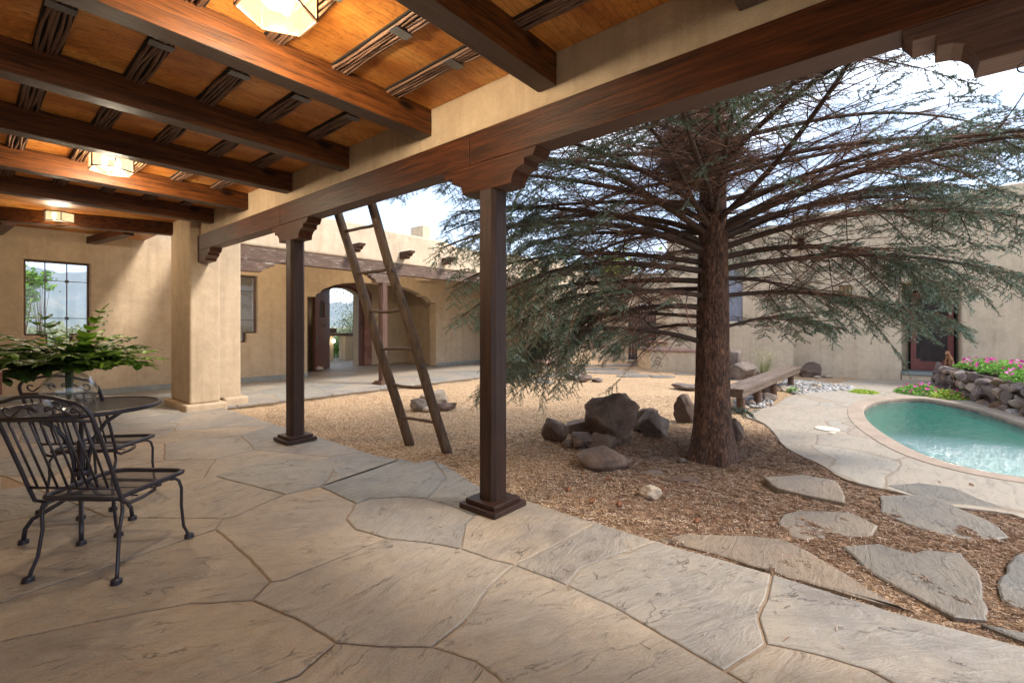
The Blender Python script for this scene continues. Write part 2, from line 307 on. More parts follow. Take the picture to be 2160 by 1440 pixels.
def terrain():
    m,n,b=new_mat('desert_ground'); v=coord(n)
    a=noi(n,v,.12,8,.7,.5); f=noi(n,v,1.6,6,.7)
    c=ramp(n,a,[(.3,(.13,.15,.08)),(.48,(.26,.25,.15)),(.6,(.42,.36,.24)),(.75,(.18,.20,.11))])
    c=mixc(n,.6,c,ramp(n,f,[(.3,(.5,.5,.45)),(.6,(1.1,1.1,1.05))]),'MULTIPLY')
    n.links.new(c,b.inputs['Base Color']); b.inputs['Roughness'].default_value=1; return m
M['terrain']=terrain()
m_,n_,b_=new_mat('hill_slope'); c_=ramp(n_,noi(n_,coord(n_,(.004,.004,.004)),1.5,9,.72,.6),[(.3,(.075,.11,.10)),(.5,(.13,.165,.15)),(.68,(.24,.24,.19))]); n_.links.new(c_,b_.inputs['Base Color']); b_.inputs['Roughness'].default_value=1; M['hill']=m_
M['coping']=flat('brick_coping',(.33,.19,.14),.85)
M['sill']=flat('slate_skirting',(.22,.23,.215),.7,ns=8)
M['lid']=flat('skimmer_lid',(.68,.62,.48),.5)
M['cream']=flat('intercom_plastic',(.62,.52,.32),.5)
M['stonered']=rockmat('red_marble',(.13,.05,.035),(.22,.10,.075),(.30,.16,.12))
M['screenmesh']=wood('door_screen',(.035,.024,.022),(.10,.068,.06),2,.6)
M['bluewin']=flat('painted_reflection_glass',(.22,.24,.29),.15)  # blue-grey reflection put into the pane's flat colour
M['fur']=rockmat('cat_glaze',(.12,.04,.015),(.24,.095,.035),(.32,.17,.09))
M['furlight']=flat('cat_face_glaze',(.42,.29,.2),.4)
M['soil']=flat('soil',(.05,.03,.02),1)
M['pine_cone']=flat('cone_scale',(.20,.075,.03),.8)
# ------------------------------------------------------------ mesh helpers
class MB:
    def __init__(s): s.v=[]; s.f=[]; s.t=[]; s.uv=None
    def add(s,vs,fs,tint=0.5):
        o=len(s.v); s.v+= [tuple(p) for p in vs]; s.f+=[tuple(i+o for i in f) for f in fs]; s.t+=[tint]*len(vs); return s
    def box(s,a,b,M_=None):
        (x0,y0,z0),(x1,y1,z1)=a,b
        vs=[Vector(p) for p in ((x0,y0,z0),(x1,y0,z0),(x1,y1,z0),(x0,y1,z0),(x0,y0,z1),(x1,y0,z1),(x1,y1,z1),(x0,y1,z1))]
        if M_ is not None: vs=[M_@p for p in vs]
        return s.add(vs,[(0,3,2,1),(4,5,6,7),(0,1,5,4),(1,2,6,5),(2,3,7,6),(3,0,4,7)])
    def bar(s,p,q,w,h,up=(0,0,1)):
        p=Vector(p);q=Vector(q);d=(q-p);L_=d.length;d.normalize();up=Vector(up)
        if abs(d.dot(up))>.98: up=Vector((1,0,0))
        x=d.cross(up).normalized(); z=x.cross(d)
        m=Matrix(((x.x,d.x,z.x,p.x),(x.y,d.y,z.y,p.y),(x.z,d.z,z.z,p.z),(0,0,0,1)))
        return s.box((-w/2,0,-h/2),(w/2,L_,h/2),m)
    def tube(s,pts,r,n=8,cap=True,tint=.5):
        pts=[Vector(p) for p in pts]; m=len(pts); rr=r if hasattr(r,'__len__') else [r]*m
        vs=[];fs=[]; x=None
        for i,p in enumerate(pts):
            d=(pts[min(i+1,m-1)]-pts[max(i-1,0)])
            if d.length<1e-9: d=Vector((0,0,1))
            d.normalize()
            if x is None: x=d.orthogonal().normalized()
            else:
                x=(x-d*x.dot(d)); x=x.normalized() if x.length>1e-6 else d.orthogonal().normalized()
            y=d.cross(x)
            for k in range(n):
                a=2*math.pi*k/n; vs.append(p+(x*math.cos(a)+y*math.sin(a))*rr[i])
        for i in range(m-1):
            for k in range(n):
                a=i*n+k;b=i*n+(k+1)%n; fs.append((a,b,b+n,a+n))
        if cap: fs.append(tuple(reversed(range(n)))); fs.append(tuple(range((m-1)*n,m*n)))
        return s.add(vs,fs,tint)
    def lathe(s,prof,c=(0,0,0),n=32,tint=.5):
        vs=[];fs=[]
        for r,z in prof:
            for k in range(n):
                a=2*math.pi*k/n; vs.append((c[0]+r*math.cos(a),c[1]+r*math.sin(a),c[2]+z))
        for i in range(len(prof)-1):
            for k in range(n):
                a=i*n+k;b=i*n+(k+1)%n; fs.append((a,b,b+n,a+n))
        return s.add(vs,fs,tint)
    def poly(s,outer,holes,fn,t0,t1):
        """flat outline (2D) with holes pushed through from t0 to t1; fn(a,b,t)->3D"""
        bm=bmesh.new(); loops=[]
        for lp in [outer]+list(holes):
            vv=[bm.verts.new((p[0],p[1],0)) for p in lp]; loops.append(vv)
            for i in range(len(vv)): bm.edges.new((vv[i],vv[(i+1)%len(vv)]))
        bm.verts.index_update()
        bmesh.ops.triangle_fill(bm,use_beauty=True,use_dissolve=False,edges=bm.edges[:])
        bm.verts.index_update(); n=len(bm.verts)
        P=[v.co.copy() for v in bm.verts]; T=[[v.index for v in f.verts] for f in bm.faces]
        LI=[[v.index for v in l] for l in loops]; bm.free()
        vs=[fn(p.x,p.y,t0) for p in P]+[fn(p.x,p.y,t1) for p in P]
        fs=[tuple(t) for t in T]+[tuple(i+n for i in reversed(t)) for t in T]
        for l in LI:
            for i in range(len(l)): a,b=l[i],l[(i+1)%len(l)]; fs.append((a,b,b+n,a+n))
        return s.add(vs,fs)
    def build(s,name,mat,parent=None,loc=(0,0,0),bevel=0,smooth=False,seg=2,fixn=True,disp=None):
        me=bpy.data.meshes.new(name); l=Vector(loc)
        me.from_pydata([tuple(Vector(p)-l) for p in s.v],[],s.f); me.update()
        if fixn:
            bm=bmesh.new(); bm.from_mesh(me); bmesh.ops.recalc_face_normals(bm,faces=bm.faces[:]); bm.to_mesh(me); bm.free()
        if any(t!=.5 for t in s.t):
            a=me.attributes.new('tint','FLOAT','POINT'); a.data.foreach_set('value',s.t)
        me.materials.append(mat)
        if smooth: me.polygons.foreach_set('use_smooth',[True]*len(me.polygons))
        o=bpy.data.objects.new(name,me); COL.objects.link(o); o.location=loc
        if parent: o.parent=parent
        if bevel:
            b=o.modifiers.new('bevel','BEVEL'); b.width=bevel; b.segments=seg; b.limit_method='ANGLE'; b.angle_limit=R(40)
        return o
def npmesh(name,V,T,mat,tint=None,parent=None,loc=(0,0,0),smooth=False):
    """fast triangle mesh from numpy arrays"""
    V=np.asarray(V,dtype=np.float32)-np.asarray(loc,dtype=np.float32); T=np.asarray(T,dtype=np.int32)
    me=bpy.data.meshes.new(name); me.vertices.add(len(V)); me.vertices.foreach_set('co',V.ravel())
    k=T.shape[1]; me.loops.add(T.size); me.loops.foreach_set('vertex_index',T.ravel())
    me.polygons.add(len(T)); me.polygons.foreach_set('loop_start',np.arange(0,T.size,k,dtype=np.int32)); me.polygons.foreach_set('loop_total',np.full(len(T),k,dtype=np.int32))
    if smooth: me.polygons.foreach_set('use_smooth',np.ones(len(T),dtype=bool))
    me.update(calc_edges=True); me.validate()
    if tint is not None:
        a=me.attributes.new('tint','FLOAT','POINT'); a.data.foreach_set('value',np.asarray(tint,dtype=np.float32))
    me.materials.append(mat); o=bpy.data.objects.new(name,me); COL.objects.link(o); o.location=loc
    if parent: o.parent=parent
    return o
def tag(o,label=None,cat=None,group=None,kind=None):
    if label: o['label']=label
    if cat: o['category']=cat
    if group: o['group']=group
    if kind: o['kind']=kind
    return o
def thing(name,label,cat,loc=(0,0,0),rz=0,group=None):
    o=bpy.data.objects.new(name,None); COL.objects.link(o); o.location=loc; o.rotation_euler=(0,0,rz); o.empty_display_size=.1
    return tag(o,label,cat,group)
def copy_tree(o,parent=None):
    c=o.copy(); COL.objects.link(c)
    if parent: c.parent=parent
    for ch in [x for x in bpy.data.objects if x.parent==o]: copy_tree(ch,c)
    return c
def segs_arrays(P0,P1,R0,R1,n=3):
    P0=np.asarray(P0,float);P1=np.asarray(P1,float);R0=np.asarray(R0,float);R1=np.asarray(R1,float)
    D=P1-P0; D/=np.maximum(np.linalg.norm(D,axis=1,keepdims=True),1e-9)
    up=np.where(np.abs(D[:,2:3])>.9,np.array([[1.,0,0]]),np.array([[0,0,1.]]))
    X=np.cross(D,up); X/=np.linalg.norm(X,axis=1,keepdims=True); Y=np.cross(D,X)
    N=len(P0); V=np.zeros((N,2*n,3))
    for k in range(n):
        a=2*math.pi*k/n; o=X*math.cos(a)+Y*math.sin(a)
        V[:,k]=P0+o*R0[:,None]; V[:,n+k]=P1+o*R1[:,None]
    q=np.array([[k,(k+1)%n,n+(k+1)%n,n+k] for k in range(n)])
    T=(q[None]+(np.arange(N)*2*n)[:,None,None]).reshape(-1,4)
    return V.reshape(-1,3),T
# ============================================================ GROUND
random.seed(4); rng=np.random.default_rng(7)
POOL=[(2400,1075),(2160,1027),(2080,1015),(2000,995),(1930,970),(1870,935),(1830,905),(1817,880),(1822,865),(1850,853),(1900,848),(1960,849),(2040,865),(2100,882),(2160,905),(2330,965)]
POOLW=[fl(u,v,-.17) for u,v in POOL]
def smooth_loop(P,it=3):
    for _ in range(it):
        Q=[]
        for i in range(len(P)):
            a,b=P[i],P[(i+1)%len(P)]; Q+=[(a[0]*.75+b[0]*.25,a[1]*.75+b[1]*.25),(a[0]*.25+b[0]*.75,a[1]*.25+b[1]*.75)]
        P=Q
    return P
POOLS=smooth_loop(POOLW,2)
def inpoly(x,y,P):
    c=False
    for i in range(len(P)):
        (x1,y1),(x2,y2)=P[i],P[i-1]
        if (y1>y)!=(y2>y) and x<(x2-x1)*(y-y1)/(y2-y1)+x1: c=not c
    return c
def area(P): return sum(P[i-1][0]*P[i][1]-P[i][0]*P[i-1][1] for i in range(len(P)))/2
def offset(P,d):
    if area(P)<0: P=P[::-1]
    n=len(P); Q=[]
    for i in range(n):
        a,b,c=Vector((*P[i-1],0)),Vector((*P[i],0)),Vector((*P[(i+1)%n],0))
        e1=(b-a).normalized(); e2=(c-b).normalized(); nn=Vector((e1.y+e2.y,-e1.x-e2.x,0))
        nn=nn.normalized() if nn.length>1e-6 else Vector((e1.y,-e1.x,0))
        k=1/max(.5,nn.dot(Vector((e1.y,-e1.x,0)))); Q.append((b.x+nn.x*d*k,b.y+nn.y*d*k))
    return Q
# gravel court
X0,X1,Y0,Y1,ST=2.2,21.5,-9,13.0,.07
nx=int((X1-X0)/ST)+1; ny=int((Y1-Y0)/ST)+1
POOLBIG=offset(POOLS,.12)
V=[];idx={}
xs=X0+np.arange(nx)*ST; ys=Y0+np.arange(ny)*ST
G=np.zeros((nx,ny,3)); 
for i in range(nx):
    for j in range(ny):
        x,y=xs[i],ys[j]; z=gz(x,y)
        if x<9 and -2.5<y<9:
            near=1-sm(2.2,5.5,math.hypot(x-4.75,y-.9)); z+=.012*noise.noise((x*1.6,y*1.6,0))+near*.020*noise.noise((x*5,y*5,3))+near*.016*noise.noise((x*14,y*14,5))
            if x<2.95: z=min(z,-.03)
        G[i,j]=(x,y,z)
ii,jj=np.meshgrid(np.arange(nx-1),np.arange(ny-1),indexing='ij'); A=(ii*ny+jj).ravel()
Q=np.stack([A,A+ny,A+ny+1,A+1],1); cxy=G.reshape(-1,3)[Q].mean(1)
keep=np.array([not (5.5<c[0]<14 and -6<c[1]<1.5 and inpoly(c[0],c[1],POOLBIG)) for c in cxy])
gb=npmesh('gravel_court',G.reshape(-1,3),Q[keep],M['gravel'],smooth=True); tag(gb,kind='structure',label='tan pea gravel of the courtyard with brown pine litter around the spruce')
# far land: one sheet with a hole where the courtyard and the house stand
b=MB(); ring=[]
rad=[0,6,16,40,110,320,900,2600,9000]; na=72; base=[]
for k in range(na):
    a=2*math.pi*k/na; c,s=math.cos(a),math.sin(a)
    t=min((23.5-9)/c if c>1e-6 else 1e9,(-4-9)/c if c<-1e-6 else 1e9,(15.5-3)/s if s>1e-6 else 1e9,(-10.5-3)/s if s<-1e-6 else 1e9)
    base.append((9+c*t,3+s*t,c,s))
vs=[];fs=[]
for q in rad:
    for (x,y,c,s) in base: vs.append((x+c*q,y+s*q,-.12-(.25 if q>3 else 0)-min(q,200)*.004))
for i in range(len(rad)-1):
    for k in range(na): a=i*na+k;c=i*na+(k+1)%na; fs.append((a,c,c+na,a+na))
b.add(vs,fs); tag(b.build('ground',M['terrain']),kind='structure')
b=MB().box((-4,-10.5,-.6),(23.5,15.5,-.52)); 
# hills
vs=[];fs=[]; nU=260; prof=[(0,0,0),(.12,.10,1),(.25,.25,1),(.42,.5,1),(.6,.78,1),(.78,.96,1),(.9,1,0.6),(1.0,.9,1),(1.2,.5,1)]
def ridge(u):
    k=[(-600,150),(-100,118),(60,122),(120,112),(180,112),(260,95),(420,70),(560,52),(690,46),(712,50),(738,46),(754,54),(800,62),(900,50),(1100,30),(1400,22)]
    for (a,h1),(c,h2) in zip(k,k[1:]):
        if a<=u<=c: t=(u-a)/(c-a); t=t*t*(3-2*t); return h1+(h2-h1)*t
    return 20
for i in range(nU):
    u=-600+2000*i/(nU-1); kk=(u-CX)/F; dx,dy=fw[0]+kk*rt[0],fw[1]+kk*rt[1]
    for (t,hh,nn) in prof:
        d=1900+1700*t; hgt=(ridge(u)*3600/F)*hh
        hgt*=1+.22*noise.fractal((u*.012,t*3.0,1.3),.8,2.1,5)*nn*(1 if t<.85 else .35)
        vs.append((dx*d,dy*d,-1.5+max(0,hgt)))
m_=len(prof)
for i in range(nU-1):
    for j in range(m_-1): a=i*m_+j; fs.append((a,a+m_,a+m_+1,a+1))
b=MB().add(vs,fs); tag(b.build('hills',M['hill'],smooth=True),kind='structure')
vs=[];fs=[]
for i in range(80):
    u=-300+900*i/79; kk=(u-CX)/F; dx,dy=fw[0]+kk*rt[0],fw[1]+kk*rt[1]
    hp=max(0,58*math.exp(-((u-85)/75)**2)+8+6*noise.noise((u*.03,0,0)))
    for t,hh in ((0,0),(.3,.6),(.6,1),(1,.5)): d=1000+500*t; vs.append((dx*d,dy*d,-1.5+hp*1300/F*hh*(1+.1*noise.noise((u*.05,t*4,2)))))
for i in range(79):
    for j in range(3): a=i*4+j; fs.append((a,a+4,a+5,a+1))
tag(MB().add(vs,fs).build('low_hill',M['hill'],smooth=True),kind='structure')
# ------------------------------------------------------------ paving
def jit(x,y,amp=.018):
    return (x+amp*noise.noise((x*3.1,y*3.1,.3))+amp*.45*noise.noise((x*11,y*11,2)),y+amp*noise.noise((x*3.1,y*3.1,7.3))+amp*.45*noise.noise((x*11,y*11,9)))
def stones(name,polys,z,mat,tints,inset=.007,thick=.02,step=.05,amp=.018,lip=.004,zfun=None):
    V=[];Fc=[];UV=[];TT=[]
    for pi,P in enumerate(polys):
        if area(P)<0: P=P[::-1]
        Q=[]
        for i in range(len(P)):
            a,c=P[i],P[(i+1)%len(P)]; L_=math.hypot(c[0]-a[0],c[1]-a[1]); k=max(1,int(L_/step))
            for j in range(k): t=j/k; Q.append(jit(a[0]+(c[0]-a[0])*t,a[1]+(c[1]-a[1])*t,amp))
        if len(Q)<3: continue
        r0=offset(Q,-inset); r1=offset(Q,-inset-lip*1.6)
        n=len(Q); o=len(V); ang=random.Random(pi*7+3).uniform(-.5,1.2); ca,sa=math.cos(ang),math.sin(ang); du=pi*3.7
        dz=random.Random(pi).uniform(-.0015,.0015)
        g=(lambda x,y:z+dz) if zfun is None else (lambda x,y:zfun(x,y)+z)
        for (x,y) in r0: V.append((x,y,g(x,y)-thick))
        for (x,y) in r0: V.append((x,y,g(x,y)-lip))
        for (x,y) in r1: V.append((x,y,g(x,y)))
        for i in range(n):
            j=(i+1)%n; Fc.append((o+i,o+j,o+n+j,o+n+i)); Fc.append((o+n+i,o+n+j,o+2*n+j,o+2*n+i))
        Fc.append(tuple(o+2*n+i for i in range(n)))
        for k in range(o,len(V)): x,y,_=V[k]; UV.append((x*ca-y*sa+du,x*sa+y*ca)); TT.append(tints[pi])
    me=bpy.data.meshes.new(name); me.from_pydata(V,[],Fc); me.update()
    ul=me.uv_layers.new(name='UVMap'); li=np.zeros(len(me.loops),dtype=np.int32); me.loops.foreach_get('vertex_index',li)
    ul.data.foreach_set('uv',np.array(UV,dtype=np.float32)[li].ravel())
    a=me.attributes.new('tint','FLOAT','POINT'); a.data.foreach_set('value',TT); me.materials.append(mat)
    ob=bpy.data.objects.new(name,me); COL.objects.link(ob); return ob
def voronoi(seeds,rect):
    out=[]
    for i,s in enumerate(seeds):
        P=[(rect[0],rect[2]),(rect[1],rect[2]),(rect[1],rect[3]),(rect[0],rect[3])]
        for j,t in sorted(enumerate(seeds),key=lambda q:(q[1][0]-s[0])**2+(q[1][1]-s[1])**2)[1:16]:
            mx_,my_=(s[0]+t[0])/2,(s[1]+t[1])/2; nx_,ny_=t[0]-s[0],t[1]-s[1]; Q=[]
            for k in range(len(P)):
                a,c=P[k-1],P[k]; da=(a[0]-mx_)*nx_+(a[1]-my_)*ny_; dc=(c[0]-mx_)*nx_+(c[1]-my_)*ny_
                if (da<=0)!=(dc<=0): q=da/(da-dc); Q.append((a[0]+(c[0]-a[0])*q,a[1]+(c[1]-a[1])*q))
                if dc<=0: Q.append(c)
            P=Q
            if len(P)<3: break
        if len(P)>=3: out.append(P)
    return out
def seeds(rect,size,rnd):
    S=[];x=rect[0]
    while x<rect[1]:
        y=rect[2]+rnd.uniform(0,size*.5)
        while y<rect[3]: S.append((x+rnd.uniform(-.38,.38)*size,y+rnd.uniform(-.38,.38)*size)); y+=size*rnd.uniform(.7,1.35)
        x+=size*.85
    return S
rr=random.Random(11)
EDGEX=2.74
vp=voronoi(seeds((-3,EDGEX,-5,8.4),.92,rr),(-3,EDGEX,-5,8.40))
tag(stones('patio_paving',vp,-.0045,M['flag'],[rr.random()**1.0*.9 for _ in vp]),kind='structure')
tag(MB().box((-3,-5,-.10),(EDGEX-.015,8.40,-.010)).build('patio_bed',M['mortar']),kind='structure')
# the big stones in front, joint by joint
N=dict(a0=(0,1270),a1=(110,1230),a2=(240,1190),a3=(365,1145),n10=(455,1116),b1=(500,1087),b2=(550,1062),n3=(600,1042),n4=(675,1026),c1=(760,998),c2=(845,968),
 n2=(455,1003),s1=(500,988),s2=(595,964),s3=(690,970),s4=(705,987),s5=(692,1012),n5=(750,1061),o1=(780,1051),o2=(850,1047),n9=(900,1052),n9b=(940,1009),o4=(955,1066),n6=(1000,1086),o5=(982,1104),n7=(971,1156),o7=(900,1143),n8=(815,1133),o8=(750,1115),o9=(728,1094),
 c5=(697,1034),n11=(570,1226),d1=(485,1140),d2=(525,1176),d3=(553,1203),e1=(600,1222),e2=(700,1180),n12=(530,1265),f1=(400,1272),f2=(300,1290),f3=(190,1311),f4=(0,1352),
 n13=(710,1355),g1=(620,1300),n14=(912,1364),g2=(800,1362),h1=(975,1310),h2=(1030,1240),n15=(1084,1189),n7b=(1040,1178),i1=(1000,1390),i2=(1050,1425),i3=(1110,1500),k1=(630,1422),k2=(575,1440),k3=(470,1560),
 n16=(1195,1232),m1=(1170,1150),n19=(1257,1103),p1=(1225,1200),p2=(1295,1170),n18=(1382,1141),q1=(1280,1272),q2=(1380,1327),n17=(1531,1412),n20=(1625,1208),r1=(1620,1250),r2=(1603,1300),n21=(1617,1355),t1=(1730,1380),t2=(1830,1410),t3=(1910,1450),t4=(2050,1560),u1=(1575,1440),u2=(1680,1540),
 P1=(735,940),P2=(800,960),P3=(875,976),P4=(915,968),P5=(965,995),P6=(1010,1028),P7=(1110,1062),P8=(1150,1075),P9=(1505,1172),PA=(1780,1256),PB=(1930,1301),PC=(2160,1362),PD=(2500,1470),
 l1=(472,1094),l2=(380,1092),l3=(285,1090),l4=(220,1087),l5=(0,1120),l6=(0,1000),l7=(300,1020),z0=(0,1900),z1=(-700,1900),z2=(-700,1560),z3=(700,1900),z4=(1250,1900),z5=(1800,1900),z6=(2500,1900),z7=(-700,1380),z8=(-700,1290),b9=(-700,1190))
ST_=[('l5 l4 l3 l2 l1 n10 a3 a2 a1 a0 z8 b9',.15),('a0 a1 a2 a3 n10 d1 d2 d3 n11 n12 f1 f2 f3 f4 z7 z8',.10),
 ('f4 f3 f2 f1 n12 g1 n13 k1 k2 k3 z0 z1 z7',.02),('n10 b1 b2 n3 n4 c5 n5 o9 o8 n8 e2 e1 n11 d3 d2 d1',.28),('l7 n2 n3 b2 b1 l1 l2 l3 l4 l6',.34),
 ('n2 n3 n4 s5 s4 s3 s2 s1',.75),('n4 c5 n5 o1 o2 n9 n9b P4 P3 c2 c1',.95),('s5 n4 c1 c2 P3 P2 s4',.86),('n9 n9b P4 P5 P6 P7 n6 o4',.80),
 ('n5 o1 o2 n9 o4 n6 o5 n7 o7 n8 o8 o9',.62),('n11 e1 e2 n8 o7 n7 n7b n15 h2 h1 n14 g2 n13 g1 n12',.36),('n6 P7 P8 n19 m1 n15 n7b n7 o5',.22),
 ('n15 m1 n19 n18 p2 p1 n16',.48),('n16 p1 p2 n18 P9 n20 r1 r2 n21 n17 q2 q1',.55),('n15 n16 q1 q2 n17 u1 u2 z5 z4 i3 i2 i1 n14 h1 h2',.12),
 ('n13 g2 n14 i1 i2 i3 z4 z3 k3 k2 k1',.06),('n20 PA PB PC PD z6 t4 t3 t2 t1 n21 r2 r1',.58),('n17 n21 t1 t2 t3 t4 z6 z5 u2 u1',.08)]
polys=[[fl(*N[k],.004) for k in s.split()] for s,_ in ST_]
bed=[fl(*N[k],0) for k in 'l6 l7 n2 s1 s2 s3 s4 P2 P3 P4 P5 P6 P7 P8 n19 n18 P9 n20 PA PB PC PD z6 z5 z4 z3 z0 z1 z2 z7 z8 b9 l5'.split()]
tag(MB().poly(offset(bed,-.012),[],lambda a,c,t:(a,c,t),-.009,-.0042).build('patio_joint_bed',M['mortar']),kind='structure')
tag(stones('patio_foreground_paving',polys,.004,M['flag'],[t for _,t in ST_],inset=.0065,thick=.02,amp=.012,step=.035,lip=.0035),kind='structure')
# entry walk paving
ve=voronoi(seeds((-3,13.2,8.41,18.5),.95,rr),(-3,13.2,8.41,18.5))
tag(stones('entry_paving',ve,0,M['flag'],[.45+rr.random()*.5 for _ in ve],thick=.035,amp=.02),kind='structure')
tag(MB().box((-2.98,8.45,-.3),(13.18,18.4,-.006)).build('entry_step',M['stucco'],bevel=.01),kind='structure')
ZS=lambda x,y:gz(x,y)
# pool deck
near=[(1567,877),(1607,887),(1633,910),(1650,937),(1683,957),(1734,978),(1770,1005),(1824,1021),(1900,1036),(1976,1062),(2127,1079),(2160,1091),(2300,1130),(2600,1180)]
Dn=[fl(u,v,-.085) for u,v in near]
Dfar=[(8.6,-5.5),(12.5,-3.2),(14.9,-1.6),(15.9,-1.2),(15.85,.1),(15.2,1.0),(13.2,1.3),(12.3,1.1),(11.5,1.62),(10.5,1.75),(9.6,1.72),(9.0,1.78),(8.4,1.93)]
deck=Dn+Dfar
def zdeck(x,y): return gz(x,y)+.022
holes=[offset(POOLS,0.0)]
b=MB().poly(smooth_loop(deck,1),[POOLS],lambda a,c,t:(a,c,t),-.30,-.089); dk=b.build('pool_deck',M['deck'],bevel=.008); tag(dk,kind='structure')
# coping ring
cop=offset(POOLS,.20); b=MB().poly(cop,[offset(POOLS,-.02)],lambda a,c,t:(a,c,t),-.13,-.081); tag(b.build('pool_coping',flat('coping_stone',(.30,.225,.165),.7,ns=5),bevel=.01),kind='structure')
b=MB(); n=len(POOLS); b.add([(x,y,-.13) for x,y in POOLS]+[(x,y,-1.5) for x,y in POOLS],[(i,(i+1)%n,n+(i+1)%n,n+i) for i in range(n)]+[tuple(range(n,2*n))]); tag(b.build('pool_basin',M['poolshell']),kind='structure')
PI_=offset(POOLS,-.012); b=MB(); b.add([(x,y,-.10) for x,y in PI_]+[(x,y,-.24) for x,y in PI_],[(i,(i+1)%n,n+(i+1)%n,n+i) for i in range(n)]); tag(b.build('pool_tile_line',M['rock_wall'],fixn=False),kind='structure')
b=MB(); b.add([(x,y,-.165) for x,y in offset(POOLS,.01)],[tuple(range(n))]); tag(b.build('pool_water',M['water']),kind='structure',label='churning teal water of the curved swimming pool')
# stepping stones
def stepstone(pts,z,tint,label,group,zt=.0):
    v_near=group.startswith('loose') and z<.045
    P=[fl(u,v,gz(*fl(u,v,-.06))+zt) for u,v in pts]; cx=sum(p[0] for p in P)/len(P); cy=sum(p[1] for p in P)/len(P)
    g=gz(cx,cy)+(z*.5+.009 if v_near else z); ob=stones('stepping_stone',[[(p[0]-cx,p[1]-cy) for p in P]],0,M['flag_dark'],[tint],inset=0,thick=.06,step=.045,amp=.02,lip=.006)
    ob.location=(cx,cy,g); return tag(ob,label,'paving stone',group)
SS='loose flagstones set in the gravel near the pool'
stepstone([(1385,1141),(1440,1130),(1500,1133),(1580,1135),(1650,1143),(1700,1165),(1760,1200),(1830,1243),(1905,1290),(1925,1297),(1780,1254),(1625,1207),(1505,1171)],.012,.33,'long brown flagstone wedge tucked against the patio edge under the litter',SS)
stepstone([(1650,1090),(1680,1083),(1800,1090),(1850,1115),(1830,1135),(1760,1130),(1700,1140),(1655,1128),(1645,1105)],.02,.6,'pale flagstone half buried in pine needles behind the brown wedge',SS)
stepstone([(1772,1160),(1850,1157),(1900,1172),(1925,1177),(1960,1172),(2030,1180),(2062,1220),(2070,1260),(2083,1300),(2080,1314),(2010,1306),(1930,1265),(1840,1215)],.03,.78,'large dark grey flagstone with a straight lower edge and a broken right corner',SS)
stepstone([(1608,1010),(1690,1005),(1765,1018),(1780,1050),(1780,1062),(1700,1045),(1640,1032)],.05,.5,'thick raised flagstone slab near the tree with an exposed dark front edge',SS,.03)
stepstone([(1850,1050),(1940,1048),(2010,1070),(2090,1105),(2130,1135),(2080,1138),(2000,1130),(1930,1110),(1860,1085)],.018,.85,'grey flagstone lying alongside the pool deck behind the pale one',SS)
stepstone([(2125,1200),(2150,1180),(2230,1180),(2300,1260),(2240,1300),(2160,1295),(2115,1270),(2107,1240)],.03,.95,'dark flagstone cut by the right edge of the photo',SS)
stepstone([(2070,1322),(2110,1328),(2230,1356),(2300,1400),(2160,1357)],.012,.9,'small grey flagstone sliver beside the patio corner',SS)
stepstone([(1870,1028),(1935,1022),(2010,1032),(2060,1055),(2125,1077),(1976,1062)],.024,.93,'grey flagstone slab touching the lower edge of the pool deck',SS)
FS='flat stones of the far courtyard path'
fs_=[((1130,801),60,5),((1150,806),40,6),((1080,794),70,5),((1175,793),90,6),((1210,786),85,5),((1290,786),110,6),((1260,779),95,5),((1340,793),85,6),((1230,771),100,4),((1300,771),90,4),((1365,769),80,4),((1170,778),90,4),((1480,789),140,5),((1560,800),100,6),((1395,795),60,5)]
places=['beside the small dark rock pile','touching the far left of the path','under the drooping spruce tip','just behind the dark rock pile','at the left bend of the path','longest in the middle of the path','narrow, behind the longest one','nearest right of the rock pile','in the second row from the gate','before the low wall, second row','closest to the wooden gate','left end of the far rows','long one reaching behind the trunk','by the pebble bed beyond the trunk','small one between two long stones']
for k,((u,v),wd,hh) in enumerate(fs_):
    r_=random.Random(k+50); pts=[]
    for q in range(9):
        a=2*math.pi*q/9+r_.uniform(-.25,.25); pts.append((u+wd/2*math.cos(a)*r_.uniform(.8,1.1),v-hh/2*math.sin(a)*r_.uniform(.8,1.1)))
    stepstone(pts,.022,.85+.15*r_.random(),'grey green path flagstone '+places[k],FS,.0)
# litter and gravel grains near the patio
def grains(name,pts,size,mat,label,flatn=.55,lo=.6,hi=1.5):
    n=len(pts); P=np.array(pts); base=np.array([[1,0,0],[-1,0,0],[0,1,0],[0,-1,0],[0,0,1],[0,0,-1.]])
    fa=np.array([[0,2,4],[2,1,4],[1,3,4],[3,0,4],[2,0,5],[1,2,5],[3,1,5],[0,3,5]])
    s=size*rng.uniform(lo,hi,(n,1,3)); s[:,:,2]*=flatn; V=base[None]*s; a=rng.uniform(0,6.28,n); c,sn=np.cos(a)[:,None],np.sin(a)[:,None]
    V=np.stack([V[:,:,0]*c-V[:,:,1]*sn,V[:,:,0]*sn+V[:,:,1]*c,V[:,:,2]],2)+P[:,None,:]
    T=(fa[None]+(np.arange(n)*6)[:,None,None]).reshape(-1,3)
    return tag(npmesh(name,V.reshape(-1,3),T,mat,np.repeat(rng.uniform(0,1,n),6)),label,kind='stuff')
DK=smooth_loop(deck,1)
def surf_h(x,y):
    if (x<EDGEX+.0 and y<8.4): return None
    if 5<x<16 and inpoly(x,y,DK): return None
    if y>8.45 and x<13.2: return None
    z=gz(x,y)
    if x<9 and -2.5<y<9:
        nr=1-sm(2.2,5.5,math.hypot(x-4.75,y-.9)); z+=.012*noise.noise((x*1.6,y*1.6,0))+nr*.020*noise.noise((x*5,y*5,3))+nr*.016*noise.noise((x*14,y*14,5))
    return z
pts=[]
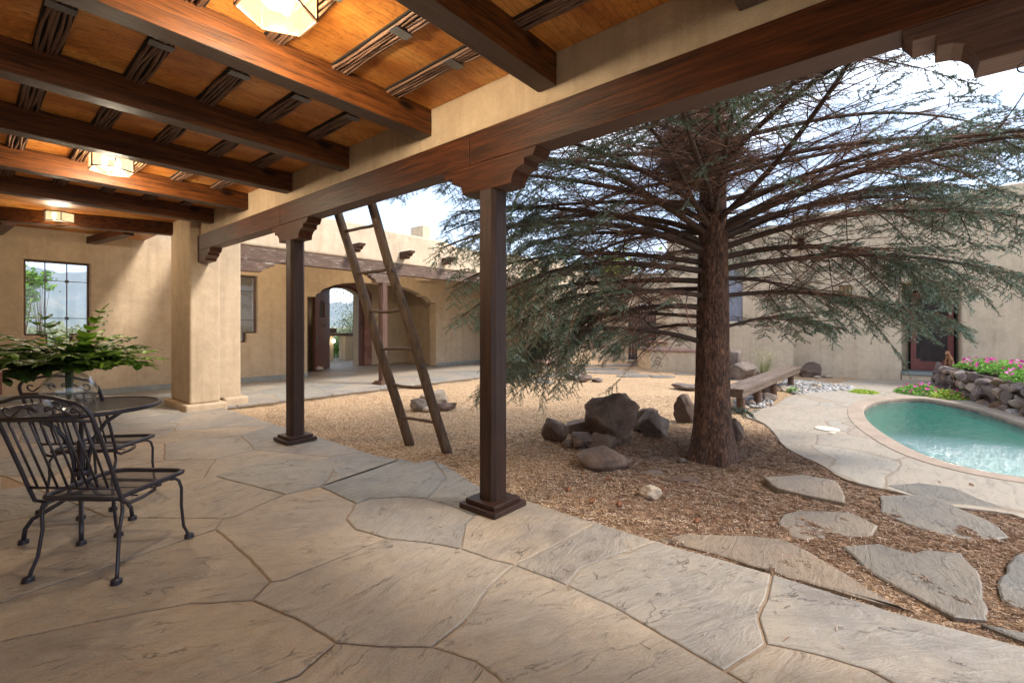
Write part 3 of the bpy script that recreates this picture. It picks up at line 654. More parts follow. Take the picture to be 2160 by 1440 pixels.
while len(pts)<26000:
    d=random.uniform(3.1,9.5); u=random.uniform(560,1700); x,y,_=at(u,700,d); h=surf_h(x,y)
    if h is None or x>14: continue
    if math.hypot(x-4.9,y-.8)+noise.noise((x*1.2,y*1.2,0))*1.2<1.9: continue
    pts.append((x,y,h+.004))
grains('gravel_grains',pts,.0075,M['peagravel'],'loose tan pea gravel grains on the courtyard')
S0=[];S1=[];tt=[]
while len(S0)<80000:
    if random.random()<.75: x=random.gauss(4.5,1.15); y=random.gauss(.75,1.25)
    else: x=random.uniform(2.75,6.6); y=random.uniform(-1.6,3.8)
    h=surf_h(x,y)
    if h is None or x<2.76: 
        if random.random()<.985 or x<1.2 or h is None and x>2.74 or y>3: continue
        h=.004
    a=random.uniform(0,math.pi); L_=random.uniform(.009,.026); e=random.uniform(-.004,.006)
    S0.append((x-math.cos(a)*L_,y-math.sin(a)*L_,h+.004)); S1.append((x+math.cos(a)*L_,y+math.sin(a)*L_,h+.004+abs(e))); tt.append(min(1,max(0,random.betavariate(1.6,1.8))))
V_,T_=segs_arrays(S0,S1,np.full(len(S0),.0019),np.full(len(S0),.0012),3)
tag(npmesh('pine_needle_litter',V_,T_,M['litter'],np.repeat(tt,6)),'fallen brown spruce needles scattered under the tree and over the patio edge',kind='stuff')
# ============================================================ THE PORTAL WE STAND IN
VY=[-.67,.53,1.737,2.94,4.145,5.335,6.563,7.81]
# corbel outline, half profile (offset along the beam, height)
CP=[(.235,2.266),(.240,2.30),(.252,2.325),(.275,2.348),(.305,2.362),(.35,2.368),(.35,2.410),(.42,2.414),(.455,2.468)]
def corbel_poly(c,left=True,right=True,half=.0):
    P=[]
    if left: P+=[(c-a,z) for a,z in reversed(CP)]
    else: P+=[(c-half,2.468),(c-half,2.266)]
    if right: P+=[(c+a,z) for a,z in CP]
    else: P+=[(c+half,2.266),(c+half,2.468)]
    return P
def post_thing(name,label,x,y,axis,mat,beam_mat,group,c0=2.468,floor=0,cshift=0):
    t=thing(name,label,'post',(x,y,floor),0,group)
    s=.08; ch=.027; P=[(-s+ch,-s),(s-ch,-s),(s,-s+ch),(s,s-ch),(s-ch,s),(-s+ch,s),(-s,s-ch),(-s,-s+ch)]
    MB().poly(P,[],lambda a,b,t_:(a,b,t_),.07,2.266).build('shaft',mat,t)
    b=MB().box((-.172,-.172,.003),(.172,.172,.042)); b.build('plinth',mat,t,bevel=.005)
    b=MB().box((-.14,-.14,.042),(.14,.14,.074)); b.build('plinth',mat,t,bevel=.006)
    P=corbel_poly(0) if not cshift else [(-a-cshift,z) for a,z in reversed(CP)]+[(a+cshift,z) for a,z in CP]
    if axis=='y': b=MB().poly(P,[],lambda a,z,t_:(t_,a,z-floor),-.079,.079)
    else: b=MB().poly(P,[],lambda a,z,t_:(a,t_,z-floor),-.079,.079)
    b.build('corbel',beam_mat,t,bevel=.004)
    return t
GP='dark posts of the near portal'
post_thing('wooden_post','dark chamfered wood post in the middle of the photo, in front of the spruce foliage',2.48,2.26,'y',M['post'],M['beam_y'],GP)
post_thing('wooden_post','dark chamfered wood post just left of the leaning ladder',2.48,5.31,'y',M['post'],M['beam_y'],GP)
post_thing('wooden_post','near portal post off the right edge, only its big carved corbel showing',2.48,-.78,'y',M['post'],M['worn_y'],GP,cshift=.33)
# hook under the last corbel
b=MB(); pts=[Vector((0,0,0))]+[Vector((0,.018*math.sin(a),-.02-.018+.018*math.cos(a))) for a in [q*math.pi*1.5/8 for q in range(9)]]
b.tube(pts,.0025,6); tag(b.build('hook',M['metal'],loc=(0,0,0)),'small iron hook screwed under the weathered corbel at upper right','hook').location=(2.46,-.335,2.266)
# header beam in lengths, seams over the posts
t=thing('header_beam','long dark red-brown header beam carried by the near posts','beam',(2.48,2.2,2.47))
for (y0,y1) in ((-2.2,-.36),(-.36,2.42),(2.42,5.52),(5.52,8.40)):
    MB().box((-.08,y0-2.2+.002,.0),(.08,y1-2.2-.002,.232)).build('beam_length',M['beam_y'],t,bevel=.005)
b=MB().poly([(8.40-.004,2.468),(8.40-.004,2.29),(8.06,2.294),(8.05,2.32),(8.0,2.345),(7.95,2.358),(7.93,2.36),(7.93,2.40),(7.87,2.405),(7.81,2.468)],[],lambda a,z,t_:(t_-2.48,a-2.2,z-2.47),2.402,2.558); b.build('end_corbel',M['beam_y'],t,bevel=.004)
# fascia above
tag(MB().box((2.425,-2.2,2.705),(2.60,8.6,4.1)).build('fascia_wall',M['stucco'],bevel=.02),'tan stucco band above the near header beam','wall')
# ceiling with beams and twig bundles
ct=thing('plywood_ceiling','orange plywood ceiling of the near portal between the dark beams','ceiling',(1.2,4,3.02))
MB().box((-3.2,-6.2,0),(1.222,7.64,.05)).build('ceiling_board',M['plywood'],ct)
bp=['at the near upper edge of the photo','starting above the first lantern, nearest of those fully seen','lit orange beside the first lantern','dark, second behind the first lantern','just in front of the second lantern','lit orange behind the second lantern','dark, third from the stucco pier','last dark one, meeting the stucco pier']
for k,y in enumerate(VY):
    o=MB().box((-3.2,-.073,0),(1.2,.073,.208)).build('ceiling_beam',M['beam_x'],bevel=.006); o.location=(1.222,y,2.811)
    tag(o,'square ceiling beam '+bp[k],'beam','beams crossing the plywood ceiling')
def bundle(x,y0,y1,k):
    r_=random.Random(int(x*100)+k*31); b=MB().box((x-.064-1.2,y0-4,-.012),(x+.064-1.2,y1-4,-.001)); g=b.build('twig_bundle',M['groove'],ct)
    b=MB()
    for j in range(5):
        ox=x-.048+.024*j; ph=r_.uniform(0,6); am=r_.uniform(.003,.008); pts=[]; rad=[]
        for q in range(9):
            f=q/8; y=y0+(y1-y0)*f; pinch=1-.22*math.exp(-((f-.38)/.15)**2)
            pts.append(((x+(ox-x)*pinch)+am*math.sin(ph+f*7)-1.2,y-4,-.021-.003*math.sin(ph*2+f*9))); rad.append(.0098*(1+.22*math.sin(ph*3+f*11)))
        b.tube(pts,rad,7,False)
    w_=b.build('twigs',M['twig'],g,smooth=True)
    ym=y0+(y1-y0)*.38
    MB().box((x-.062-1.2,ym-.035-4,-.038),(x+.062-1.2,ym+.035-4,-.0335)).build('metal_strap',M['strap'],g)
bays=[(a+.073,c-.073) for a,c in zip(VY,VY[1:])]+[(VY[-1]+.073,11.6)]
for k,(y0,y1) in enumerate(bays[:-1]):
    for x in (.355,.79,1.22,1.64,2.055): bundle(x,y0,y1,k)
# far corner: diagonal beam and a stub
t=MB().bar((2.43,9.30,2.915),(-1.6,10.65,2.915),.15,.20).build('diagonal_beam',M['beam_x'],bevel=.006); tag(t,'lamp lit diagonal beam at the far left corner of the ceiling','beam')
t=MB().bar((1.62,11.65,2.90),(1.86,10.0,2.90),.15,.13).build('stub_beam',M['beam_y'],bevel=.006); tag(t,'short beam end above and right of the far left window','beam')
t=MB().bar((.42,11.65,2.90),(.5,10.4,2.90),.15,.13).build('stub_beam',M['beam_y'],bevel=.006); tag(t,'short beam end above the window at the left edge','beam')
# lanterns
def lantern():
    t=thing('ceiling_lantern','hexagonal glass ceiling lantern lit at the top of the photo','lantern',(1.03,2.40,3.018),0,'lit lanterns on the portal ceiling')
    r=.185; Z0,Z1=-.152,-.012; an=[R(30+60*k) for k in range(6)]; P=[(r*math.cos(a),r*math.sin(a)) for a in an]
    b=MB()
    for k in range(6):
        (x,y),(x2,y2)=P[k],P[(k+1)%6]
        b.bar((x,y,Z0-.004),(x,y,Z1),.011,.011)
        b.bar((x,y,Z0),(x2,y2,Z0),.010,.012); b.bar((x,y,Z1),(x2,y2,Z1),.012,.02)
    b.box((-.05,-.05,-.03),(.05,.05,-.002)); b.build('frame',M['bronze'],t)
    q=.994; g=MB()
    for k in range(6):
        (x,y),(x2,y2)=P[k],P[(k+1)%6]; g.add([(x*q,y*q,Z0),(x2*q,y2*q,Z0),(x2*q,y2*q,Z1),(x*q,y*q,Z1)],[(0,1,2,3)])
    g.build('side_glass',M['lampglass'],t,fixn=False)
    MB().add([(x*.985,y*.985,Z0+.004) for x,y in P],[tuple(range(6))]).build('bottom_glass',M['lampglass'],t,fixn=False)
    for s in (-1,1):
        MB().lathe([(.001,-.04),(.016,-.035),(.019,-.01),(.024,.012),(.026,.03),(.018,.052),(.006,.068),(.001,.075)],(s*.055,s*.02,-.085),12).build('bulb',M['bulb'],t,smooth=True)
    return t
lt=lantern(); lanterns=[lt]
for (x,y),lab in (((1.0,6.12),'hexagonal lit lantern behind the second dark beam, left of centre of the ceiling'),((.99,9.75),'smallest lit lantern at the far left end of the ceiling'),):
    c=copy_tree(lt); c.location=(x,y,3.018); c['label']=lab; lanterns.append(c)
for (x,y,zz) in ((1.03,2.40,2.93),(1.0,6.12,2.93),(.99,9.75,2.93),(4.3,10.2,2.9),(7.6,10.2,2.9)):
    l=bpy.data.lights.new('lantern_light','POINT'); l.energy=LAMP*(1 if x<2 else .42); l.color=(1,.83,.60); l.shadow_soft_size=.13
    o=bpy.data.objects.new('lantern_light',l); COL.objects.link(o); o.location=(x,y,zz-.05)
for x in (4.3,7.6):
    c=copy_tree(lt); c.location=(x,10.2,3.018); c['label']='entry porch lantern over the floor '+('near the window' if x<5 else 'near the arch')
# house wall at the back and roofs
tag(MB().box((-2.0,-1.2,0),(-1.75,11.65,3.02)).build('house_wall',M['stucco'],bevel=.02),'stucco house wall behind the patio table','wall')
tag(MB().box((-2.0,-2.2,3.075),(2.42,12.0,3.3)).build('portal_roof',M['stucco_out']),'flat roof slab over the near portal','roof')
# far wall with two T shaped windows and the big arch
WIN1=[(.74,2.467),(1.60,2.467),(1.60,1.137),(1.36,1.137),(1.36,.925),(1.01,.925),(1.01,1.137),(.74,1.137)]
WIN2=[(3.70,2.475),(4.55,2.475),(4.55,1.137),(4.31,1.137),(4.31,.925),(3.96,.925),(3.96,1.137),(3.70,1.137)]
AP=[onY(u,v,11.65) for u,v in ((649,626),(667,626),(668,620),(676,618),(679,612),(690,607),(707,601),(727,597.5),(757,596),(797,598.5),(842,603),(873,613),(890,621),(892,625),(901,626),(904,630),(909,632),(912,638),(920,639))]
xr=AP[-1][0]; wall=[(-2.0,0),(AP[0][0],0)]+AP+[(xr,0),(13.2,0),(13.2,3.46),(-2.0,3.46)]
b=MB().poly(wall,[WIN1,WIN2],lambda a,z,t_:(a,t_,z),11.65,11.98); tag(b.build('far_wall',M['stucco'],bevel=.022,seg=3),'tan stucco wall with T shaped windows and a wide stepped arch','wall')
b=MB().box((-1.7,11.625,.002),(5.75,11.648,.115)); b.build('x',M['sill']); sk=bpy.data.objects['x']; sk.name='slate_skirting'; tag(sk,'grey slate skirting along the foot of the far stucco wall','skirting')
b=MB().box((xr+.02,11.625,.002),(13.1,11.648,.10)); tag(b.build('slate_skirting',M['sill']),'grey slate skirting right of the stepped arch','skirting')
def window(P,label,vx,y):
    cx=sum(p[0] for p in P)/8; t=thing('window',label,'window',(cx,y,.93))
    loc=lambda a,z,t_:(a-cx,t_-y,z-.93)
    In=[]; I=offset(P,-.03) 
    MB().poly(P if area(P)>0 else P[::-1],[I],loc,y+.10,y+.16).build('frame',M['worn_z'],t)
    b=MB()
    for x in vx: b.box((x-cx-.008,.115,.925-.93 if 1 else 0),(x-cx+.008,.14,1.54))
    b.box((P[0][0]-cx,.118,2.12-.93-.006),(P[1][0]-cx,.137,2.12-.93+.006)); b.box((P[0][0]-cx,.118,1.445-.93-.006),(P[1][0]-cx,.137,1.445-.93+.006))
    b.build('bars',M['metal'],t)
    b=MB()
    for x in vx:
        for z in (2.12,1.445): b.box((x-cx-.026,.108,z-.93-.026),(x-cx+.026,.147,z-.93+.026))
    b.build('boss',M['metal'],t,bevel=.003)
    b=MB().add([(p[0]-cx,.15,p[1]-.93) for p in P],[tuple(range(8))]); b.build('screen',M['screen'],t)
window(WIN1,'T shaped steel barred window at the far left with vine and mountains beyond',(1.01,1.295),11.65)
window(WIN2,'T shaped barred window beside the stucco pier, partly hidden by it',(4.06,4.19),11.65)
# pier between the two portals
t=thing('stucco_pier','massive two part tan stucco pier at the end of the near header beam','pier',(2.5,8.6,0))
L_=lambda b,n,bv: b.build(n,M['stucco'],t,bevel=bv,seg=3)
def loc_box(a,c): return MB().box((a[0]-2.5,a[1]-8.6,a[2]),(c[0]-2.5,c[1]-8.6,c[2]))
L_(loc_box((2.30,8.40,.09),(2.72,9.40,3.3)),'body',.035)
L_(loc_box((2.735,8.60,.10),(3.10,9.35,4.1)),'buttress',.04)
L_(loc_box((2.225,8.31,-.12),(2.80,9.50,.095)),'footing',.035)
L_(loc_box((2.815,8.49,-.2),(3.18,9.45,.125)),'footing',.04)
# ============================================================ ENTRY PORTAL ACROSS THE COURT
tag(MB().poly([(2.95,2.735),(12.15,2.735),(12.15,3.44),(10.6,3.45),(10.4,3.36),(8.4,3.38),(7.9,3.47),(6.3,3.47),(5.75,3.50),(5.4,3.52),(4.9,3.50),(4.5,3.56),(2.95,3.62)],[],lambda a,z,q:(a,q,z),8.93,9.16).build('entry_parapet',M['stucco_out'],bevel=.05,seg=3),'sunlit stucco parapet above the weathered entry beam','wall')
t=thing('weathered_beam','flaking weathered header beam of the entry portal','beam',(6.2,9.0,2.48))
MB().box((3.10-6.2,-.09,0),(7.95-6.2,.07,.245)).build('beam_length',M['worn_x'],t,bevel=.005)
MB().box((7.953-6.2,-.09,0),(12.1-6.2,.07,.245)).build('beam_length',M['worn_x'],t,bevel=.005)
b=MB().poly([(3.1,2.476),(3.1,2.275),(3.56,2.285),(3.57,2.32),(3.62,2.36),(3.70,2.375),(3.71,2.41),(3.78,2.415),(3.80,2.45),(3.87,2.476)],[],lambda a,z,t_:(a-6.2,t_,z-2.48),-.085,.065); b.build('end_corbel',M['worn_x'],t,bevel=.003)
post_thing('wooden_post','far red brown entry post seen between the ladder rails',6.18,8.99,'x',M['worn_z'],M['worn_x'],'posts of the entry portal')
for k,(x,dn) in enumerate(((5.38,'left, cut by the ladder rail'),(6.66,'between the ladder and the spruce'),(7.94,'half covered by spruce needles'),(11.3,'far right, seen through the branches'))):
    P=[(-.42,0),(-.42,.03),(-.37,.075),(-.30,.08),(-.28,.115),(-.22,.12),(-.2,.16),(-.0,.16),(0,-.05)]
    P=[(0,-.02),(-.20,-.02),(-.21,.02),(-.28,.03),(-.30,.06),(-.335,.085),(-.39,.10),(-.395,.14),(0,.14)]
    o=MB().poly(P,[],lambda a,z,t_:(t_,a,z),-.07,.07).build('viga_end',M['worn_y'],bevel=.004); o.location=(x,8.928,2.88); tag(o,'carved beam end sticking out of the entry parapet, '+dn,'beam end','carved beam ends on the entry parapet')
tag(MB().box((3.11,9.15,3.03),(13.2,15.9,3.2)).build('entry_roof',M['stucco_out']),'flat roof slab over the entry portal','roof')
tag(MB().box((12.95,9.91,-.2),(13.19,11.64,3.46)).build('entry_end_wall',M['stucco_out'],bevel=.02),'stucco wall closing the right end of the entry portal behind the spruce','wall')
tag(MB().box((12.16,8.62,-.2),(13.15,9.9,3.5)).build('entry_end_pier',M['stucco_out'],bevel=.07,seg=3),'broad stucco pier closing the right end of the entry portal','pier')
# vestibule
tag(MB().box((5.45,11.985,0),(5.755,13.8,2.95)).build('vestibule_wall',M['stucco']),'shadowed wall on the left inside the entry arch','wall')
tag(MB().box((10.5,11.985,0),(10.8,13.8,2.95)).build('vestibule_wall',M['stucco']),'shadowed wall on the right inside the entry arch','wall')
DO=[(7.37,0),(7.37,2.33),(7.45,2.42),(7.62,2.50),(7.85,2.535),(8.1,2.53),(8.3,2.48),(8.46,2.40),(8.53,2.33),(8.53,0)]
b=MB().poly([(5.4,0)]+DO+[(10.9,0),(10.9,3.02),(5.4,3.02)],[],lambda a,z,t_:(a,t_,z),13.8,14.1); tag(b.build('entrance_wall',M['stucco']),'ochre wall holding the open front gate','wall')
t=thing('entrance_surround','red marble arched surround of the front gate','door frame',(7.95,13.8,0))
O=[(6.98,0),(6.98,2.36),(7.1,2.50),(7.35,2.64),(7.7,2.74),(8.1,2.75),(8.5,2.68),(8.8,2.54),(8.98,2.38),(8.98,0)]; I=[(8.70,0),(8.70,2.34),(8.5,2.46),(8.3,2.55),(8.0,2.60),(7.7,2.58),(7.45,2.5),(7.25,2.36),(7.25,0)]
MB().poly(O+I,[],lambda a,z,t_:(a-7.95,t_-13.8,z),13.70,13.797).build('stone_arch',M['stonered'],t,bevel=.008)
I2=[(8.53,0)]+DO[::-1][1:]; O2=[(7.25,0),(7.25,2.36),(7.45,2.5),(7.7,2.58),(8.0,2.60),(8.3,2.55),(8.5,2.46),(8.70,2.34),(8.70,0)]
MB().poly(O2+DO[::-1],[],lambda a,z,t_:(a-7.95,t_-13.8,z),13.76,13.795).build('jamb',M['door'],t)
MB().box((.60,-.03,0),(.66,.35,2.3)).build('jamb',M['door'],t)
# door leaf standing open
hx,hy=7.42,13.66; ang=math.atan2(12.80-hy,6.50-hx)
t=thing('entrance_door','heavy dark plank door standing open with a barred peephole','door',(hx,hy,.01),ang)
W_=1.22; arc=[(W_,0),(W_,2.18)]+[(W_*(1-q/6),2.18+.26*math.sin(q/6*math.pi*.5)) for q in range(1,7)]+[(0,0)]
hole=[(W_*.38,1.55),(W_*.72,1.55),(W_*.72,2.0),(W_*.63,2.06),(W_*.47,2.06),(W_*.38,2.0)]
MB().poly(arc,[hole],lambda a,z,t_:(a,t_,z),-.035,.035).build('leaf',M['door'],t,bevel=.004)
b=MB()
for q in range(4): x=W_*(.43+.08*q); b.tube([(x,0,1.54),(x,0,2.07)],.009,8)
b.build('peephole_bars',M['strap'],t)
b=MB().lathe([(.03,-.012),(.045,0),(.03,.012)],(0,0,0),14); k_=b.build('knocker',M['strap'],t,smooth=True); k_.rotation_euler=(R(90),0,0); k_.location=(W_*.42,.045,1.33)
b=MB().tube([(W_*.42,.05,1.34),(W_*.42+.03,.06,1.30),(W_*.42,.065,1.26),(W_*.42-.03,.06,1.30),(W_*.42,.05,1.34)],.007,8); b.build('knocker',M['strap'],t)
b=MB().box((W_-.10,.036,.74),(W_-.055,.046,1.12)); b.tube([(W_-.078,.045,.80),(W_-.078,.10,.84),(W_-.078,.10,.98),(W_-.078,.045,1.02)],.011,8); b.build('handle',M['strap'],t,bevel=.002)
o=MB().lathe([(.001,-.075),(.08,-.06),(.135,-.02),(.145,.02),(.10,.065),(.03,.085),(.001,.088)],(0,0,0),20).build('door_stop_stone',M['rock_light'],smooth=True); o.location=(*fl(672,783,.0),.075); o.scale=(1.05,.8,.9); tag(o,'round tan river stone propping the open door','stone')
for (u,v,w_,h_) in ((787,663,.19,.17),(790,682,.14,.11)):
    x,z=onY(u,v,13.8); o=MB().box((-w_/2,-.03,-h_/2),(w_/2,0,h_/2)).build('intercom',M['cream'],bevel=.004); o.location=(x+.05,13.797,z)
    tag(o,('larger cream' if w_>.15 else 'smaller cream')+' intercom box on the wall behind the ladder','intercom','cream boxes on the entry wall')
    d_=MB().box((-.012,-.034,-.035),(.012,-.0305,.02)); d_.box((-.045,-.034,.028),(.03,-.0305,.04)); d_.build('speaker_slot',M['metal'],o)
# outside the gate: low wall with wooden cap, lamp, bush
t=thing('gate_court_wall','low stucco wall with a grey timber cap beyond the open gate','wall',(9.6,16.4,0))
Y=16.6
def lw(a,c,n,m,bv=.02): MB().box((a[0]-9.6,a[1]-16.4,a[2]),(c[0]-9.6,c[1]-16.4,c[2])).build(n,m,t,bevel=bv)
xa=onY(686,700,Y)[0]; xb=onY(704,700,Y)[0]; xc=onY(725,700,Y)[0]; xd=onY(756,700,Y)[0]
lw((xa-1.2,Y,-.1),(xb,Y+.4,.93),'pillar',M['stucco_out']); lw((xc,Y-.1,-.1),(xd+1.2,Y+.35,.93),'pillar',M['stucco_out'])
lw((xa-.2,Y-.12,.93),(xd+1.3,Y+.42,1.04),'cap',M['worn_x'],.006); lw((xa-1.2,Y+.5,1.04),(xa+.75,Y+.9,1.22),'cap',M['worn_x'],.006)
o=MB().lathe([(.001,-.08),(.05,-.065),(.08,-.02),(.08,.02),(.05,.06),(.02,.085)],(0,0,0),16).build('gate_lamp',M['bulb'],smooth=True); o.location=(*onY(703,719,Y-.15)[:1],Y-.18,onY(703,719,Y-.18)[1]); o.scale=(.75,.75,.75); tag(o,'small glowing globe lamp under the timber cap beyond the gate','lamp')
# neighbours seen through window two and over the parapet
tag(MB().box((4.92,14.2,-.2),(6.6,14.5,3.4)).build('outer_wall',M['stucco_out']),'tan outer wall seen through the window beside the pier','wall')
p=at(840,480,15.5); t=thing('roof_block','upper stucco block with brown coping above the entry parapet','building',(p.x,15.2,3.2))
MB().box((-1.5,-.3,0),(1.2,1.5,1.02)).build('block',M['stucco_out'],t,bevel=.02); MB().box((-1.58,-.38,1.02),(1.28,1.58,1.10)).build('coping',M['coping'],t,bevel=.01)
p=at(888,486,14.6); t=MB().box((-.17,-.3,-1.6),(.15,.3,.10)).build('chimney',M['stucco_out'],bevel=.02); t.location=(p.x,p.y,p.z); tag(t,'square stucco chimney behind the entry parapet left of the spruce','chimney')
p=at(1207,566,18.5); t=thing('chimney','stucco chimney with brown cap right of the entry end pier','chimney',(p.x,p.y,2.6)); MB().box((-.32,-.3,0),(.32,.3,.95)).build('stack',M['stucco_out'],t,bevel=.02); MB().box((-.4,-.38,.95),(.4,.38,1.03)).build('cap',M['coping'],t)
# ============================================================ BACK OF THE COURT
def wall_seg(name,A,B,z0,z1,th,label,mat,holes=(),cap=True,cat='wall'):
    A=Vector(A);B=Vector(B); d=(B-A); Ln=d.length; d.normalize(); nrm=Vector((-d.y,d.x))
    t=thing(name,label,cat,(A.x,A.y,z0),math.atan2(d.y,d.x))
    MB().poly([(0,0),(Ln,0),(Ln,z1-z0),(0,z1-z0)],holes,lambda a,z,q:(a,q,z),0,th).build('wall_body',mat,t,bevel=.015)
    if cap: MB().box((-.04,-.05,z1-z0+.002),(Ln+.04,th+.05,z1-z0+.07)).build('coping',M['coping'],t,bevel=.01)
    return t,Ln
A1=(17.9,10.6);A2=(19.2,7.2)
wall_seg('court_wall',(13.16,9.35),A1,-.2,3.5,.3,'back courtyard wall left of the plank gate',M['stucco_out'])
# wall with the gate
Lg=math.hypot(A2[0]-A1[0],A2[1]-A1[1]); dg=((A2[0]-A1[0])/Lg,(A2[1]-A1[1])/Lg)
gs=[]
for u in (1325,1384):
    kk=(u-CX)/F; rx,ry=fw[0]+kk*rt[0],fw[1]+kk*rt[1]; # intersect ray with line A1+s*dg
    s_=(A1[1]*rx-A1[0]*ry)/(dg[0]*ry-dg[1]*rx); gs.append(s_)
g0,g1=min(gs),max(gs); zg=-.14
hole=[(g0,.02),(g1,.02),(g1,2.1)]+[(g0+(g1-g0)*(1-q/8),2.1+.33*math.sin(q/8*math.pi)) for q in range(1,8)]+[(g0,2.1)]
wt,_=wall_seg('court_wall',A1,A2,-.16,3.45,.35,'back courtyard wall around the arched plank gate',M['stucco_out'],[hole])
t=thing('plank_gate','dark arched plank gate with riveted iron straps','gate',(A1[0]+dg[0]*g0,A1[1]+dg[1]*g0,-.14),math.atan2(dg[1],dg[0]))
wg=g1-g0; n_pl=9
for k in range(n_pl):
    x0,x1=wg*k/n_pl,wg*(k+1)/n_pl; zt=2.08+.33*math.sin((k+.5)/n_pl*math.pi); MB().box((x0+.004,.10,.03),(x1-.004,.15,zt-.02)).build('plank',M['door'],t,bevel=.004)
for z in (.16,.86,1.18,1.55): 
    b=MB().box((.0,.085,z),(wg,.098,z+.075)); 
    for q in range(8): b.box((wg*(q+.4)/8,.08,z+.028),(wg*(q+.4)/8+.02,.086,z+.048))
    b.build('iron_strap',M['iron'],t)
MB().box((.0,.09,.0),(wg,.16,.12)).build('kick_plate',M['metal'],t)
A3=(16.3,5.2); L3=math.hypot(A3[0]-A2[0],A3[1]-A2[1])
d3=((A3[0]-A2[0])/L3,(A3[1]-A2[1])/L3); ss=[]
for u in (1428,1449):
    kk=(u-CX)/F; rx,ry=fw[0]+kk*rt[0],fw[1]+kk*rt[1]; ss.append((A2[1]*rx-A2[0]*ry)/(d3[0]*ry-d3[1]*rx))
h0,h1=min(ss),max(ss)
wall_seg('court_wall',A2,A3,-.16,3.4,.3,'back courtyard wall with a square opening beside the tree trunk',M['stucco_out'],[[(h0,1.25),(h1,1.25),(h1,2.6),(h0,2.6)]])
b=MB()
for q in range(4): x=h0+(h1-h0)*(q+.5)/4; b.tube([(x,.15,1.25),(x,.15,2.6)],.012,6)
for z in (1.7,2.15): b.box((h0,.14,z),(h1,.16,z+.02))
t=b.build('window_grille',M['metal']); t.location=(A2[0],A2[1],-.16); t.rotation_euler=(0,0,math.atan2(d3[1],d3[0])); tag(t,'iron grille in the green lit opening right of the gate','grille')
# low planter walls in front
def lowwall(P,z1,label):
    xs_=[p[0] for p in P]; cx=sum(xs_)/len(P); cy=sum(p[1] for p in P)/len(P)
    t=thing('low_wall',label,'wall',(cx,cy,-.2)); L0=[(p[0]-cx,p[1]-cy) for p in P]
    MB().poly(L0,[],lambda a,c,q:(a,c,q),0,z1+.2).build('wall_body',M['stucco_out'],t,bevel=.02)
    MB().poly(offset(L0,.05),[],lambda a,c,q:(a,c,q),z1+.202,z1+.26).build('coping',M['coping'],t,bevel=.01); return t
def fg(u,v): return fl(u,v,-.14)
a,c=fg(1195,760),fg(1300,759); lowwall([a,c,(c[0]+.3,c[1]+.5),(a[0]+.4,a[1]+1.0)],.42,'low capped stucco bench wall left of the plank gate')
a,c=fg(1372,782),fg(1500,788); lowwall([a,c,(c[0]+2.2,c[1]+.6),(a[0]+1.6,a[1]+1.2)],.50,'low stucco planter wall with brick cap right of the gate')
a,c=fg(1386,768),fg(1425,770); lowwall([a,c,(c[0]+1,c[1]+.5),(a[0]+1,a[1]+.7)],.66,'higher back tier of the planter wall right of the gate')
a,c=fg(1146,789),fg(1181,788); t=lowwall([a,c,(c[0]+1.0,c[1]+1.6),(a[0]+.6,a[1]+1.8)],.16,'small stucco curb block at the end of the entry floor')
# right building
BX=15.9
tA=4.25
wa=[(2.42,-.2),(6.1,-.2),(6.1,tA),(2.42,tA)]
b=MB().poly(wa,[[(3.75,1.45),(4.75,1.45),(4.75,2.9),(4.5,3.15),(4.0,3.15),(3.75,2.9)]],lambda y,z,t_:(t_,y,z),15.4,15.9); tag(b.build('bench_wall',M['stucco_out'],bevel=.05,seg=3),'tan house wall behind the bench and the grass tuft','wall')
b=MB().box((15.55,3.74,1.44),(15.58,4.76,3.16)); t=b.build('bluish_window',M['bluewin']); tag(t,'bluish window seen through the spruce right of its trunk','window')
yd0,yd1=-1.06,.02
wb=[(-7.5,-.2),(yd0-.05,-.2),(yd0-.05,2.42),(yd1,2.42),(yd1,-.2),(2.55,-.2),(2.55,4.55),(-7.5,4.75)]
b=MB().poly(wb,[],lambda y,z,t_:(t_,y,z),BX,BX+.35); tag(b.build('house_wall',M['stucco_out'],bevel=.05,seg=3),'long tan house wall around the recessed red door','wall')
b=MB().box((BX+.352,yd1+.0,-.2),(BX+1.35,yd1+.3,2.6)).box((BX+.352,yd0-.35,-.2),(BX+1.35,yd0-.05,2.6)).box((BX+1.08,yd0-.34,-.2),(BX+1.36,yd1+.29,2.9)).box((BX+.36,yd0-.04,2.43),(BX+1.07,yd1-.002,2.6)); tag(b.build('door_recess',M['stucco_out'],bevel=.02),'deep stucco reveal of the red door','wall')
tag(MB().box((BX-.03,yd0-.3,.04),(BX+1.2,yd1-.004,.11)).build('door_step',M['sill'],bevel=.008),'grey green stone step under the red door','step')
tag(MB().box((BX-.0,yd0-.3,-.2),(BX+1.2,yd1-.004,.036)).build('step_riser',M['stucco_out'],bevel=.008),'stucco riser below the stone door step','step')
t=thing('screen_door','red framed screen door in a deep recess','door',(BX+.98,-.60,.115)); W2=.86;Hh=2.1
MB().box((0,-W2/2-.05,0),(.06,W2/2+.05,Hh+.06)).build('door_frame',M['groove'],t)
P=[(-W2/2,0),(W2/2,0),(W2/2,Hh),(-W2/2,Hh)]; q=.115; h_=[(-W2/2+q+.09,.24),(W2/2-q-.09,.24),(W2/2-q-.09,.30),(W2/2-q,.30),(W2/2-q,Hh-q-.06),(W2/2-q-.09,Hh-q-.06),(W2/2-q-.09,Hh-q),(-W2/2+q+.09,Hh-q),(-W2/2+q+.09,Hh-q-.06),(-W2/2+q,Hh-q-.06),(-W2/2+q,.30),(-W2/2+q+.09,.30)]
MB().poly(P,[h_],lambda a,z,t_:(t_,a,z),-.05,-.004).build('stile_frame',flat('red_door_paint',(.27,.085,.065),.5,ns=5),t,bevel=.004)
